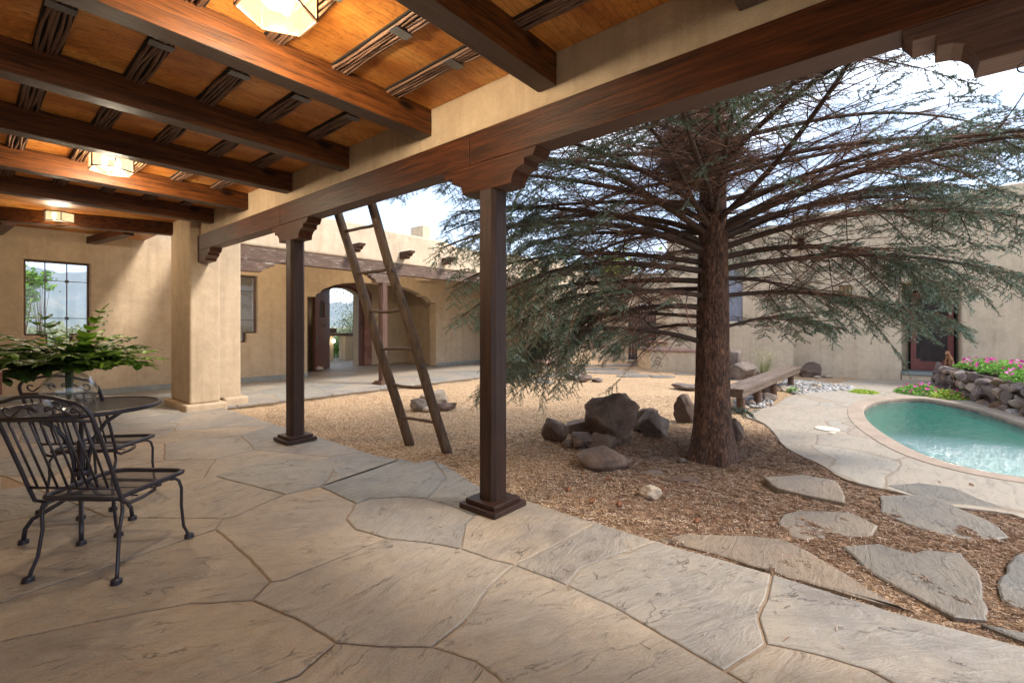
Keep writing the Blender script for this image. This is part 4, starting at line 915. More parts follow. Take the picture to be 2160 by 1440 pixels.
MB().box((-.022,-W2/2+q-.01,.23),(-.016,W2/2-q+.01,Hh-q+.01)).build('screen_panel',M['screenmesh'],t)
k_=MB().lathe([(.001,-.03),(.03,-.02),(.034,0),(.02,.02),(.012,.05)],(0,0,0),14).build('knob',M['strap'],t,smooth=True); k_.rotation_euler=(0,R(90),0); k_.location=(-.085,-W2/2+.06,.98)
t=thing('wall_lantern','small brass caged wall lantern on the house wall','lantern',(BX-.1,1.21,1.98))
b=MB().box((-.1,-.14,-.02),(.1,.14,.01)); b.box((-.1,-.14,.42),(.1,.14,.45))
for y in (-.13,-.05,.04,.13):
    for x in (-.09,.09): b.box((x-.007,y-.007,.0),(x+.007,y+.007,.42))
b.build('cage',M['bronze'],t); MB().box((-.08,-.12,.012),(.08,.12,.418)).build('glass',glassy('amber_glass',(1,.9,.65),.35,.1,(1,.8,.45),.10),t)
# ============================================================ LADDER
t=thing('pole_ladder','rustic peeled pole ladder leaning on the portal roof edge','ladder',(3.33,4.04,-.09))
fa=Vector((3.33,4.30,-.10)); fb=Vector((3.38,3.72,-.10)); ta=Vector((2.70,4.76,2.53)); tb=Vector((2.70,4.13,2.55))
def ext(a,c,k): return c+(c-a)*k
o0=Vector((3.33,4.04,-.09))
for (a,c,sd_) in ((fa,ta,1),(fb,tb,2)):
    c2=ext(a,c,.25); pts=[];rad=[]
    for q in range(22):
        f=q/21; p=a.lerp(c2,f)-o0; p+=Vector((.012*noise.noise((f*4,sd_,0)),.016*noise.noise((f*4,sd_,5)),0)); pts.append(p); rad.append(.054*(1-.18*f)*(1+.07*noise.noise((f*9,sd_,3))))
    b=MB().tube(pts,rad,14); b.build('rail',M['ladder'],t,smooth=True)
for k,(f,g,ob) in enumerate(((.14,.142,0),(.287,.288,0),(.434,.438,0),(.6,.594,0),(.76,.755,0),(.93,.92,0),(1.09,1.08,0))):
    p=fa.lerp(ta,f)-o0 if f<=1 else ext(fa,ta,f-1)-o0; q=fb.lerp(tb,g)-o0 if g<=1 else ext(fb,tb,g-1)-o0; d=(q-p).normalized()
    pts=[];rad=[]; sag=random.Random(k).uniform(-.03,.01)
    for i in range(9):
        s_=i/8; pp=(p-d*.01).lerp(q+d*.01,s_); pp.z+=sag*math.sin(s_*math.pi)+.008*noise.noise((s_*3,k,1)); pts.append(pp); rad.append(.017+.004*noise.noise((s_*5,k,0)))
    MB().tube(pts,rad,10).build('rung',M['ladder'],t,smooth=True)
for (a,c,f) in ((fb,tb,.74),(fb,tb,.37),(fa,ta,.66)):
    p=a.lerp(c,f)-o0+Vector((-.03,-.05,0)); MB().lathe([(.001,.018),(.016,.014),(.02,0)],(0,0,0),10).build('bolt',M['metal'],t,smooth=True).location=p
# ============================================================ CHAIRS AND TABLE
def arcpts(c,r,a0,a1,n,fn): return [fn(c[0]+r*math.cos(a0+(a1-a0)*i/n),c[1]+r*math.sin(a0+(a1-a0)*i/n)) for i in range(n+1)]
def rounded(P,r,n=6):
    out=[]
    for i in range(len(P)):
        a,c,d=Vector(P[i-1]),Vector(P[i]),Vector(P[(i+1)%len(P)])
        p0=c+(a-c).normalized()*r; p1=c+(d-c).normalized()*r
        for k in range(n+1):
            f=k/n; out.append(((p0*(1-f)**2)+(c*2*f*(1-f))+(p1*f*f)))
    return out
def chair():
    t=thing('patio_chair','nearest black wrought iron chair with scrolled slat back','chair',(.585,3.385,0),R(38-90),'black iron patio chairs')
    SZ=.425
    S2=rounded([(-.20,-.235),(.20,-.235),(.222,.18),(.19,.24),(-.19,.24),(-.222,.18)],.05)
    n=len(S2); b=MB()
    b.tube([(p[0],p[1],SZ-.012+.012*math.cos(p[1]*5)) for p in S2]+[(S2[0][0],S2[0][1],SZ-.012+.012*math.cos(S2[0][1]*5))],.0135,8,False); b.build('seat_rim',M['metal'],t,smooth=True)
    b=MB(); P2=[(p[0],p[1]) for p in S2]
    k=-.225
    while k<.226:
        ys_=[y for y in np.linspace(-.235,.265,60) if inpoly(k,y,P2)]
        if ys_:
            y0,y1=min(ys_),max(ys_); m=6
            for i in range(m):
                a=y0+(y1-y0)*i/m; c=y0+(y1-y0)*(i+1)/m; za=SZ-.012-.010*math.sin((a-y0)/(y1-y0)*math.pi); zc=SZ-.012-.010*math.sin((c-y0)/(y1-y0)*math.pi)
                b.add([(k-.0018,a,za),(k+.0018,a,za),(k+.0018,c,zc),(k-.0018,c,zc),(k-.0018,a,za-.002),(k+.0018,a,za-.002),(k+.0018,c,zc-.002),(k-.0018,c,zc-.002)],[(0,1,2,3),(7,6,5,4),(0,4,5,1),(3,2,6,7),(1,5,6,2),(0,3,7,4)])
        k+=.0145
    for y in (-.12,.0,.13): b.tube([(-.215,y,SZ-.03),(.215,y,SZ-.03)],.004,6)
    b.build('seat_mesh',M['metal'],t)
    for s in (-1,1):
        # rear leg
        b=MB().tube([(s*.17,-.16,SZ-.03),(s*.20,-.20,SZ-.045),(s*.215,-.215,SZ-.08),(s*.205,-.222,.25),(s*.212,-.238,.12),(s*.226,-.258,.05),(s*.230,-.266,.018)],.0085,10)
        l_=b.build('leg',M['metal'],t,smooth=True); MB().lathe([(.001,.0),(.024,.002),(.027,.010),(.021,.016),(.026,.021),(.020,.030),(.001,.034)],(s*.231,-.268,0),16).build('glide',M['metal'],l_,smooth=True)
        b=MB().tube([(s*.15,.12,SZ-.03),(s*.19,.165,SZ-.03),(s*.208,.183,SZ-.05),(s*.215,.195,SZ-.10),(s*.210,.200,.22),(s*.212,.215,.09),(s*.220,.238,.035),(s*.223,.244,.016)],.0085,10)
        l_=b.build('leg',M['metal'],t,smooth=True); MB().lathe([(.001,.0),(.024,.002),(.027,.010),(.021,.016),(.026,.021),(.020,.030),(.001,.034)],(s*.224,.246,0),16).build('glide',M['metal'],l_,smooth=True)
    b=MB().tube([(-.17,-.16,SZ-.03),(.17,-.16,SZ-.03)],.010,8).tube([(-.15,.12,SZ-.03),(.15,.12,SZ-.03)],.010,8); b.build('under_brace',M['metal'],t,smooth=True)
    # back frame: from under the seat side up and over
    def bk(x,z): # leaning plane, rake grows with height
        h=z-SZ; return (x,-.245-.32*h-.10*h*h,z)
    side=[(-.19,.02,SZ-.05),(-.215,-.08,SZ-.05),(-.228,-.19,SZ-.045),(-.232,-.235,SZ-.02)]
    topz=SZ+.455; up=[bk(-.234,SZ+.05),bk(-.236,SZ+.15),bk(-.238,SZ+.33),bk(-.238,SZ+.44)]
    cor=[bk(-.238+.075*(1-math.cos(a)),SZ+.445+.075*math.sin(a)) for a in [math.pi/2*q/5 for q in range(1,6)]]
    mid=[bk(x,SZ+.52+.028*(1-(x/.17)**2)) for x in (-.10,-.05,0)]
    half=side+up+cor+mid; mir=[(-p[0],p[1],p[2]) for p in reversed(half[:-1])]
    b=MB().tube(half+mir,.0095,10); b.build('back_frame',M['metal'],t,smooth=True)
    MB().tube([bk(-.235,SZ+.055),bk(.235,SZ+.055)],.007,8).build('cross_bar',M['metal'],t,smooth=True); MB().tube([bk(-.238,SZ+.425),bk(.238,SZ+.425)],.0085,8).build('cross_bar',M['metal'],t,smooth=True)
    for q in range(8): x=-.185+.37*q/7; MB().tube([bk(x,SZ+.055),bk(x*1.02,SZ+.425)],.0055,8).build('back_slat',M['metal'],t,smooth=True)
    for s in (-1,1):
        pts=[]
        for i in range(15): # inner curl
            a=math.pi*(.5-1.65*i/14)*1.0; r=.030*(1-.35*i/14)
        c1=(s*.045,SZ+.470); c2=(s*.165,SZ+.468)
        pts=[bk(c1[0]-s*(.026*(.45+.55*i/10))*math.cos(4.4-i*.44),c1[1]+(.030*(.45+.55*i/10))*math.sin(4.4-i*.44)) for i in range(11)]
        e=pts[-1]; pts+=[bk(c1[0]+s*.03*f+s*.02*f,SZ+.504-.010*f*2) for f in (.6,1.2)]
        pts+=[bk(s*(.10+.02*k_),SZ+.481-.013*k_) for k_ in range(0,3)]
        pts+=[bk(c2[0]+s*.026*math.cos(-1.9+i*.5)*(1-.04*i),c2[1]+.026*math.sin(-1.9+i*.5)*(1-.04*i)) for i in range(10)]
        MB().tube(pts,.0052,8).build('scroll',M['metal'],t,smooth=True)
    return t
ch=chair()
c2=copy_tree(ch); c2.location=(.72,4.62,0); c2.rotation_euler=(0,0,R(47-90)); c2['label']='farther black wrought iron chair behind the mesh table'
TC=(.505,3.99)
t=thing('patio_table','round black mesh top pedestal table','table',(*TC,0)); TZ=.80; TR=.40
b=MB(); k=-TR
while k<TR:
    h=math.sqrt(max(0,TR*TR-k*k)); b.box((k-.003,-h,TZ-.010),(k+.003,h,TZ-.007)); k+=.0185
for q in range(-2,3): h=math.sqrt(TR*TR-(q*.16)**2); b.box((-h,q*.16-.004,TZ-.018),(h,q*.16+.004,TZ-.0125))
b.build('mesh_top',M['metal'],t).rotation_euler=(0,0,R(40))
MB().tube([(TR*math.cos(q*math.pi/32),TR*math.sin(q*math.pi/32),TZ-.012) for q in range(65)],.014,8,False).build('rim',M['metal'],t,smooth=True)
for q in range(4):
    a=R(38+45+90*q); c,s=math.cos(a),math.sin(a)
    P=[(.30,TZ-.03),(.22,TZ-.05),(.12,TZ-.12),(.06,TZ-.22),(.035,TZ-.34),(.032,.42),(.04,.30),(.075,.22),(.15,.175),(.215,.14),(.245,.09),(.252,.03)]
    l_=MB().tube([(c*r,s*r,z) for r,z in P],.012,10).build('leg',M['metal'],t,smooth=True)
    MB().lathe([(.001,.0),(.024,.002),(.027,.010),(.021,.016),(.026,.021),(.020,.030),(.001,.034)],(c*.253,s*.253,0),16).build('glide',M['metal'],l_,smooth=True)
MB().tube([(0,0,.30),(0,0,TZ-.22)],.02,12).lathe([(.045,.36),(.05,.37),(.05,.385),(.045,.395)],n=16).build('stem_collar',M['metal'],t,smooth=True)
# corner of a wooden chair at the left edge
p=at(-19,812,2.0); t=thing('wooden_chair','red brown wooden chair back just entering the left edge','chair',(p.x,p.y,0),R(40)); 
MB().box((-.27,-.03,.0),(-.22,.02,1.13)).build('back_post',M['door'],t,bevel=.006); MB().box((-.70,-.022,1.0),(.028,.012,1.105)).build('back_rail',M['door'],t,bevel=.006); MB().box((-.70,-.03,.44),(-.225,.42,.475)).build('seat',M['door'],t,bevel=.006)
for (x,y) in ((-.70,-.03),(-.70,.38),(-.27,.38)): MB().box((x,y,0),(x+.04,y+.04,.435)).build('leg',M['door'],t,bevel=.004)
# vase and fronds
vp_=at(146,866,2.74); VX,VYY=vp_.x,vp_.y
t=thing('glass_vase','round clear glass vase with dark pebbles on the mesh table','vase',(VX,VYY,TZ-.002))
MB().lathe([(.001,.004),(.062,.004),(.07,.0),(.092,.03),(.118,.075),(.128,.12),(.122,.165),(.098,.205),(.062,.228),(.045,.238),(.043,.255),(.052,.27),(.049,.27),(.040,.255),(.041,.238),(.058,.224),(.094,.20),(.118,.163),(.124,.12),(.114,.077),(.088,.033),(.05,.012),(.001,.012)],n=48).build('glass',M['vaseglass'],t,smooth=True)
for q in range(26):
    r_=random.Random(q); a=r_.uniform(0,6.28); r=.07*math.sqrt(r_.random()); s=r_.uniform(.011,.018)
    o=MB().lathe([(.001,-.6),(.75,-.4),(1,0),(.75,.4),(.001,.6)],n=10); o.v=[(x*s+r*math.cos(a),y*s*.8+r*math.sin(a),z*s+.026+.013*(q%3)+.01) for x,y,z in o.v]; o.build('vase_pebble',M['metal'] if q%2 else M['rock_grey'],t,smooth=True)
t=thing('fern_arrangement','spreading glossy green fern fronds standing in the glass vase','plant',(VX,VYY,TZ+.10))
def frond(az,el,L_,droop,lw,seed,tbase):
    r_=random.Random(seed); st=[]; n=16
    d=Vector((math.cos(az)*math.cos(el),math.sin(az)*math.cos(el),math.sin(el))); p=Vector((.012*math.cos(az),.012*math.sin(az),.0)); p0=Vector((-.01*math.cos(az),-.01*math.sin(az),-.05))
    st=[p0,p,Vector((.018*math.cos(az),.018*math.sin(az),.17))]; p=st[-1].copy(); rest=[p.copy()]
    for i in range(n):
        p=p+d*(L_/n); d=(d+Vector((0,0,-.62*droop/n))).normalized(); rest.append(p.copy())
    MB().tube(st[:2]+rest,[.0035]*2+[.003-.002*i/len(rest) for i in range(len(rest))],6).build('stem',M['leaf_sage'] if tbase>.5 else M['frond'],t,smooth=True)
    side=Vector((-math.sin(az),math.cos(az),0)); b=MB()
    def leaf(o,dr,ln,wd,up_,tt):
        x=dr.normalized(); y=x.cross(up_).normalized(); z=y.cross(x)
        prof=[(0,0,0),(.12,.30,.02),(.3,.48,.03),(.42,.40,.01),(.55,.46,0),(.68,.30,-.03),(.82,.24,-.06),(1,0,-.12)]
        vs=[];m=len(prof)
        for (u,v,h) in prof:
            vs.append(o+x*u*ln+z*(h*ln))
        for sg in (1,-1):
            for (u,v,h) in prof: vs.append(o+x*(u*ln-.03*ln)+y*sg*v*wd+z*((h-.16*abs(v)+.05*math.sin(u*9+seed))*ln))
        fs=[]
        for i in range(m-1): fs.append((i,i+1,m+i+1,m+i)); fs.append((i+1,i,2*m+i,2*m+i+1))
        b.add(vs,fs,tt)
    k=9
    for i in range(k):
        f=.12+.85*i/(k-1); o=rest[int(f*n)]; dd=(rest[min(n,int(f*n)+1)]-rest[max(0,int(f*n)-1)]).normalized()
        ln=lw*(1.65-.95*f)*r_.uniform(.85,1.2)
        for sg in (1,-1): leaf(o,side*sg*1.0+dd*.55+Vector((0,0,r_.uniform(-.28,.18))),ln,ln*.52,Vector((0,0,1)),min(1,max(0,tbase+r_.uniform(-.25,.25))))
    leaf(rest[-1]-dd*.01,dd+Vector((0,0,-.2)),lw*.55,lw*.16,Vector((0,0,1)),tbase)
    b.build('leaves',M['frond'],t,smooth=True,fixn=False)
import itertools
FA=[(-50,.30,.52,.55,.105,.8),(-35,.20,.50,.6,.10,.85),(-62,.42,.46,.8,.11,.55),(-48,.10,.42,.35,.10,.6),(-20,.55,.38,1.0,.11,.5),(10,.7,.36,1.0,.10,.45),(45,.6,.34,.9,.10,.4),(-75,.5,.36,1.2,.12,.4),
 (-100,.45,.40,1.0,.13,.3),(-130,.35,.42,.9,.13,.22),(-160,.3,.46,.8,.13,.2),(-85,.35,.36,.9,.13,.25),(-115,.3,.40,.8,.13,.2),(-140,.1,.40,.9,.14,.18),(160,.15,.42,.8,.13,.2),(-68,.2,.50,.6,.11,.5),(-40,.2,.46,.9,.11,.7),(150,.35,.48,.7,.12,.3),(128,.3,.55,.5,.12,.25),(115,.45,.5,.8,.12,.3),(-145,.6,.34,1.3,.13,.25),(170,.6,.36,1.1,.12,.2),
 (-38,1.15,.40,.4,.105,.85),(125,1.1,.36,.5,.095,.6),(80,.9,.32,.9,.10,.5),(-90,.8,.30,1.2,.12,.45),(-55,.75,.36,.9,.12,.7),(140,.7,.40,.9,.12,.4)]
for k,(az,el,L_,dr,lw,tb_) in enumerate(FA): frond(R(az),el+.04,L_*.92,dr,lw*.95,k+1,tb_)
# ============================================================ BENCH
t=thing('long_bench','long weathered plank bench on round post legs','bench',(10.6,2.1,-.14)); BZ=.325+.14
def bb(x0,x1,y0,y1,z0,z1,n,m=M['bench'],bv=.005): MB().box((x0-10.6,y0-2.1,z0),(x1-10.6,y1-2.1,z1)).build(n,m,t,bevel=bv)
bb(7.80,13.2,1.88,2.05,BZ-.045,BZ,'plank'); bb(7.82,13.1,2.065,2.24,BZ-.045,BZ,'plank')
bb(7.86,13.12,1.90,1.94,BZ-.14,BZ-.047,'apron'); bb(7.88,13.05,2.18,2.22,BZ-.14,BZ-.047,'apron'); bb(7.83,7.87,1.9,2.22,BZ-.14,BZ-.048,'apron')
for x in (8.12,9.25,10.6,12.5):
    for y in (2.0,2.13)[:1]:
        MB().lathe([(.001,-.05),(.068,-.05),(.066,.1),(.064,BZ-.05),(.001,BZ-.05)],(x-10.6,y-2.1,0),16).build('leg',M['bench_z'],t,smooth=False)
# ============================================================ ROCKS
def rock(name,u,v,wpx,hpx,depth,mat,label,group=None,seed=1,cuts=9,sq=1.0,zoff=None,flatten=1.0,tint=None,cat='rock',rot=None,sub=4,rough=.13):
    x,y=fl(u,v,-.08); z=gz(x,y) if zoff is None else zoff; x,y=fl(u,v,z); d=x*fw[0]+y*fw[1]
    w_=wpx*d/F/2; h_=hpx*d/F
    bm=bmesh.new(); bmesh.ops.create_icosphere(bm,subdivisions=sub,radius=1); r_=random.Random(seed)
    pl=[]
    for q in range(cuts):
        n=Vector((r_.gauss(0,1),r_.gauss(0,1),r_.gauss(0,.8)+.15)).normalized(); pl.append((n,r_.uniform(.55,.85)))
    for vtx in bm.verts:
        p=vtx.co.copy()
        for n,dd in pl:
            k=p.dot(n)
            if k>dd: p-=n*(k-dd)
        p*=1+rough*noise.fractal(p*1.7+Vector((seed,0,0)),.8,2.2,4)+rough*.30*noise.noise(p*7)+rough*.16*noise.noise(p*19)
        vtx.co=p
    mn=[min(v_.co[i] for v_ in bm.verts) for i in range(3)]; mxx=[max(v_.co[i] for v_ in bm.verts) for i in range(3)]
    a=rot if rot is not None else math.atan2(rt[1],rt[0])
    sx=2*w_/(mxx[0]-mn[0]); sz=h_*1.22/(mxx[2]-mn[2]); sy=sx*depth
    for vtx in bm.verts:
        p=vtx.co; vtx.co=((p.x-(mn[0]+mxx[0])/2)*sx,(p.y-(mn[1]+mxx[1])/2)*sy,(p.z-mn[2])*sz-h_*.22)
    me=bpy.data.meshes.new(name); bm.to_mesh(me); bm.free(); me.materials.append(mat)
    me.polygons.foreach_set('use_smooth',[True]*len(me.polygons))
    try: me.set_sharp_from_angle(angle=R(50))
    except Exception: pass
    o=bpy.data.objects.new(name,me); COL.objects.link(o); back=w_*depth*.6
    o.location=(x+fw[0]*back,y+fw[1]*back,z); o.rotation_euler=(0,0,a)
    return tag(o,label,cat,group)
RG='dark boulders heaped left of the spruce trunk'
rock('boulder',1294,921,114,92,.85,M['rock'],'largest dark boulder, peaked, resting on top of the heap by the spruce',RG,3,12,zoff=-.03)
rock('boulder',1173,934,60,50,.9,M['rock'],'rounded dark boulder at the left end of the heap',RG,8,7)
rock('boulder',1231,916,75,30,.9,M['rock'],'flat tilted slab between the left boulder and the biggest one',RG,21,10,rough=.03)
rock('boulder',1385,925,70,58,.9,M['rock_grey'],'ridged grey boulder right of the biggest one',RG,14,13)
rock('boulder',1368,912,60,50,.8,M['rock'],'dark rock wedged behind the ridged grey boulder',RG,33,8)
rock('boulder',1233,946,56,32,.9,M['rock'],'brown rock below the flat slab, with a shadowed split',RG,40,8)
rock('boulder',1268,948,70,32,.8,M['rock'],'low brown rock in the middle front of the heap',RG,44,8)
rock('boulder',1305,938,58,28,.8,M['rock'],'smooth brown rock tucked under the biggest boulder',RG,51,6)
rock('boulder',1198,946,26,15,.9,M['rock'],'smallest lump at the lower left of the heap',RG,57,6)
rock('boulder',1280,990,122,40,.9,M['rock'],'wedge shaped front slab sprinkled with needles',RG,63,12,rough=.07)
rock('boulder',1452,893,55,62,.7,M['rock'],'angular dark boulder peeking out left of the spruce trunk','rocks around the spruce trunk',72,9)
rock('boulder',1556,930,34,48,.9,M['rock'],'dark boulder edge peeking out right of the spruce trunk','rocks around the spruce trunk',79,9)
rock('flat_rock',1458,824,62,13,.9,M['rock_grey'],'flat grey rock behind the trunk on its left','rocks around the spruce trunk',82,9)
rock('river_stone',1376,1052,50,25,.8,M['rock_light'],'pale tan smooth river stone in the needles before the trunk','smooth stones lying in the litter',90,4,cat='stone')
rock('river_stone',1440,977,18,10,.8,M['rock_grey'],'small blue grey river stone at the foot of the trunk','smooth stones lying in the litter',91,3,cat='stone')
rock('slate_shard',1440,1018,80,12,.3,M['rock'],'thin dark slate shard half buried before the trunk','slate shards in the litter',95,8)
rock('slate_shard',1375,1000,50,5,.5,M['rock_grey'],'thin grey slate sliver between trunk and front slab','slate shards in the litter',96,8)
LR='pale rocks seen between the ladder rails'
rock('boulder',912,862,62,38,.8,M['rock_light'],'largest pale rounded rock behind the ladder',LR,101,5)
rock('boulder',883,868,44,28,.9,M['rock_grey'],'grey lichened rock left in the small group behind the ladder',LR,102,8)
rock('boulder',930,866,62,16,.7,M['rock'],'flat dark rock at the right front of the group behind the ladder',LR,103,9)
rock('boulder',900,870,22,12,.9,M['rock_light'],'little tan stone at the front of the group behind the ladder',LR,104,5)
DR='small dark rocks heaped before the far path'
rock('boulder',1212,802,44,17,.9,M['rock_grey'],'largest stone of the small far rock pile, left end',DR,111,8)
rock('boulder',1232,806,26,15,.9,M['rock'],'dark stone at the front of the small far rock pile',DR,112,8)
rock('boulder',1222,793,30,12,.9,M['rock'],'top stone of the small far rock pile',DR,113,8)
rock('boulder',1240,802,22,12,.9,M['rock_grey'],'grey stone right in the small far rock pile',DR,114,7)
rock('boulder',1261,806,24,9,.9,M['rock_grey'],'separate flat stone just right of the small far pile',DR,115,7)
rock('boulder',1337,766,26,8,.9,M['rock_light'],'pale stone at the foot of the plank gate','stones in front of the plank gate',121,7)
rock('boulder',1353,766,26,5,.9,M['rock'],'flat dark stone at the foot of the plank gate','stones in front of the plank gate',122,7)
BR='dark lava rocks behind the bench'
rock('boulder',1552,800,46,64,.8,M['rock_grey'],'tallest grey lava rock between trunk and bench',BR,131,9)
rock('boulder',1566,802,60,40,.8,M['rock_grey'],'sloping grey lava rock behind the near end of the bench',BR,132,9)
rock('boulder',1590,796,50,22,.8,M['rock'],'low dark lava rock under the grass tuft',BR,133,9)
rock('boulder',1718,796,50,32,.9,M['rock'],'rounded lava boulder against the wall beyond the bench','rocks at the foot of the house wall',141,7)
rock('boulder',1748,797,18,6,.9,M['rock_light'],'low tan stone right of the lava boulder','rocks at the foot of the house wall',142,5)
rock('boulder',1728,798,16,6,.9,M['rock_light'],'small brown stone leaning on the lava boulder','rocks at the foot of the house wall',143,5)
UB='stones lying under and around the bench'
rock('boulder',1627,829,44,24,.9,M['rock'],'brown rock under the middle of the bench',UB,151,8)
rock('boulder',1628,847,32,18,.9,M['rock_grey'],'dark grey rock beside the second bench leg',UB,152,8)
rock('boulder',1583,838,26,22,.9,M['rock_grey'],'grey rock between the first two bench legs',UB,153,8)
rock('river_stone',1660,826,26,12,.8,M['rock_light'],'orange brown flat stone beside the third bench leg',UB,154,4,cat='stone')
rock('river_stone',1684,827,13,9,.8,M['rock_light'],'round tan stone right of the farthest bench leg',UB,155,3,cat='stone')
rock('river_stone',1727,820,20,11,.8,M['rock_light'],'round brown river stone on top of the white pebbles',UB,156,3,cat='stone')
rock('river_stone',1573,864,18,9,.8,M['rock_light'],'egg shaped tan stone at the first bench leg',UB,157,3,cat='stone')
rock('river_stone',1580,858,34,14,.8,M['rock_grey'],'long smooth grey stone between the first two bench legs',UB,158,3,cat='stone')
# pebble bed: uncountable
def pebbles(poly,n,label,s0=.028):
    base=[];bm=bmesh.new(); bmesh.ops.create_icosphere(bm,subdivisions=1,radius=1); BV=np.array([v.co[:] for v in bm.verts]); BF=np.array([[v.index for v in f.verts] for f in bm.faces]); bm.free()
    xs_=[p[0] for p in poly];ys_=[p[1] for p in poly]; Vs=[];Ts=[];tn=[];c=0
    while c<n:
        x=random.uniform(min(xs_),max(xs_)); y=random.uniform(min(ys_),max(ys_))
        if not inpoly(x,y,poly): continue
        s=s0*random.uniform(.6,1.6); a=random.uniform(0,6.28); P=BV*np.array([s*random.uniform(1,1.5),s,s*.6]); ca,sa=math.cos(a),math.sin(a)
        P=np.stack([P[:,0]*ca-P[:,1]*sa+x,P[:,0]*sa+P[:,1]*ca+y,P[:,2]+gz(x,y)+s*.35+random.uniform(0,.03)],1)
        Vs.append(P); Ts.append(BF+c*len(BV)); tn+= [random.random()]*len(BV); c+=1
    o=npmesh('river_pebbles',np.concatenate(Vs),np.concatenate(Ts),M['pebble'],tn,smooth=True); tag(o,label,kind='stuff')
pebbles([fl(u,v,-.12) for u,v in ((1548,850),(1556,872),(1595,862),(1628,862),(1630,850),(1600,832),(1560,832))],420,'white and grey river pebbles under the near end of the bench')
pebbles([fl(u,v,-.12) for u,v in ((1640,812),(1680,835),(1740,828),(1800,826),(1800,818),(1720,806),(1660,803))],1500,'white river pebbles between bench and pool deck',.032)
# skimmer lid
x,y=fl(1745,906,-.095); o=MB().lathe([(.001,0),(.14,0),(.145,.003),(.145,.012),(.135,.016),(.001,.016)],n=32).build('skimmer_lid',M['lid'],smooth=False); o.location=(x,y,-.090); tag(o,'round cream skimmer lid on the pool deck','lid')
x,y=fl(1755,914,-.095); o=MB().lathe([(.001,0),(.04,0),(.04,.01),(.001,.014)],n=18).build('drain_cap',M['lid']); o.location=(x,y,-.090); tag(o,'tiny cream cap beside the skimmer lid','cap')
# ============================================================ STONE PLANTER, CAT, FLOWERS
PL=[(14.7,-.62),(13.6,-.78),(12.3,-1.0),(10.9,-1.38),(9.9,-1.75),(8.6,-2.5),(8.9,-3.6),(11,-3.4),(14.9,-2.2)]
t=thing('stone_planter','raised planter walled with rough brown field stones by the pool','planter',(12,-1.6,-.15))
loc=lambda a,c,q:(a-12,c+1.6,q)
MB().poly(offset(PL,-.06),[],loc,0,.54).build('mortar_core',M['rock_grey'],t); MB().poly(offset(PL,-.2),[],loc,.5,.60).build('soil',M['soil'],t)
b=MB(); bm=bmesh.new(); bmesh.ops.create_icosphere(bm,subdivisions=3,radius=1); BV=[v.co.copy() for v in bm.verts]; BF=[tuple(v.index for v in f.verts) for f in bm.faces]; bm.free()
r_=random.Random(5); run=PL[-1:]+PL[:6]
for (a,c) in zip(run,run[1:]):
    Ln=math.hypot(c[0]-a[0],c[1]-a[1]); d=((c[0]-a[0])/Ln,(c[1]-a[1])/Ln); s=0
    for row,(z,hh) in enumerate(((.08,.15),(.30,.16),(.47,.12))):
        s=r_.uniform(-.05,.1)
        while s<Ln+.02:
            w_=r_.uniform(.10,.26); hv=hh*r_.uniform(.7,1.25); ox=r_.uniform(-.03,.02); pl=[(Vector((r_.gauss(0,1),r_.gauss(0,1),r_.gauss(0,1))).normalized(),r_.uniform(.42,.75)) for _ in range(11)]; vs=[]; off=Vector((r_.random()*50,0,0))
            zz=z+r_.uniform(-.04,.04)
            for p in BV:
                p=p.copy()
                for n,dd in pl:
                    k=p.dot(n)
                    if k>dd: p-=n*(k-dd)
                p*=1+.12*noise.fractal(p*1.6+off,.8,2.1,3)
                lx,ly,lz=p.x*w_,p.y*.13+ox,p.z*hv
                vs.append((a[0]+d[0]*(s+w_*.7)+d[0]*lx-d[1]*ly-12,a[1]+d[1]*(s+w_*.7)+d[1]*lx+d[0]*ly+1.6,zz+lz))
            b.add(vs,BF,r_.random()); s+=w_*1.3
st=b.build('stones',M['wallstone'],t,smooth=True)
try: st.data.set_sharp_from_angle(angle=R(30))
except Exception: pass
# cat: one continuous body grown over a skeleton
def skin_fig(name,joints,edges,mat,parent,root=0,sub=2):
    me=bpy.data.meshes.new(name); me.from_pydata([j[0] for j in joints],edges,[]); me.update()
    o=bpy.data.objects.new(name,me); COL.objects.link(o); 
    if parent: o.parent=parent
    s=o.modifiers.new('skin','SKIN'); s.use_smooth_shade=True
    for i,j in enumerate(joints): me.skin_vertices[0].data[i].radius=(j[1],j[1]) if not isinstance(j[1],tuple) else j[1]
    me.skin_vertices[0].data[root].use_root=True
    m=o.modifiers.new('sub','SUBSURF'); m.levels=sub; m.render_levels=sub; me.materials.append(mat); return o
p=at(2020,765,10.55)
t=thing('cat_figurine','glazed brown cat figurine sitting on the corner of the stone planter','figurine',(14.35,-.80,.405),R(150))
J=[((-.06,0,.055),.062),((-.045,0,.12),.062),((-.005,0,.19),.050),((.03,0,.245),.036),((.055,0,.285),.042),((.095,0,.287),.030),((.12,0,.278),.016),
   ((.03,.035,.15),.024),((.055,.035,.07),.018),((.06,.035,.015),.017),((.03,-.035,.15),.024),((.055,-.035,.07),.018),((.06,-.035,.015),.017),
   ((-.02,.055,.045),.035),((.03,.06,.018),.020),((-.02,-.055,.045),.035),((.03,-.06,.018),.020),((-.12,0,.02),.018),((-.13,.06,.015),.015),((-.08,.10,.014),.012),
   ((.05,.022,.325),.012),((.045,.03,.345),.005),((.05,-.022,.325),.012),((.045,-.03,.345),.005)]
E_=[(0,1),(1,2),(2,3),(3,4),(4,5),(5,6),(2,7),(7,8),(8,9),(2,10),(10,11),(11,12),(0,13),(13,14),(0,15),(15,16),(0,17),(17,18),(18,19),(4,20),(20,21),(4,22),(22,23)]
skin_fig('body',J,E_,M['fur'],t)
for s in (-1,1): MB().lathe([(.001,-.006),(.006,0),(.001,.006)],(.098,s*.017,.300),8).build('eye',M['metal'],t)
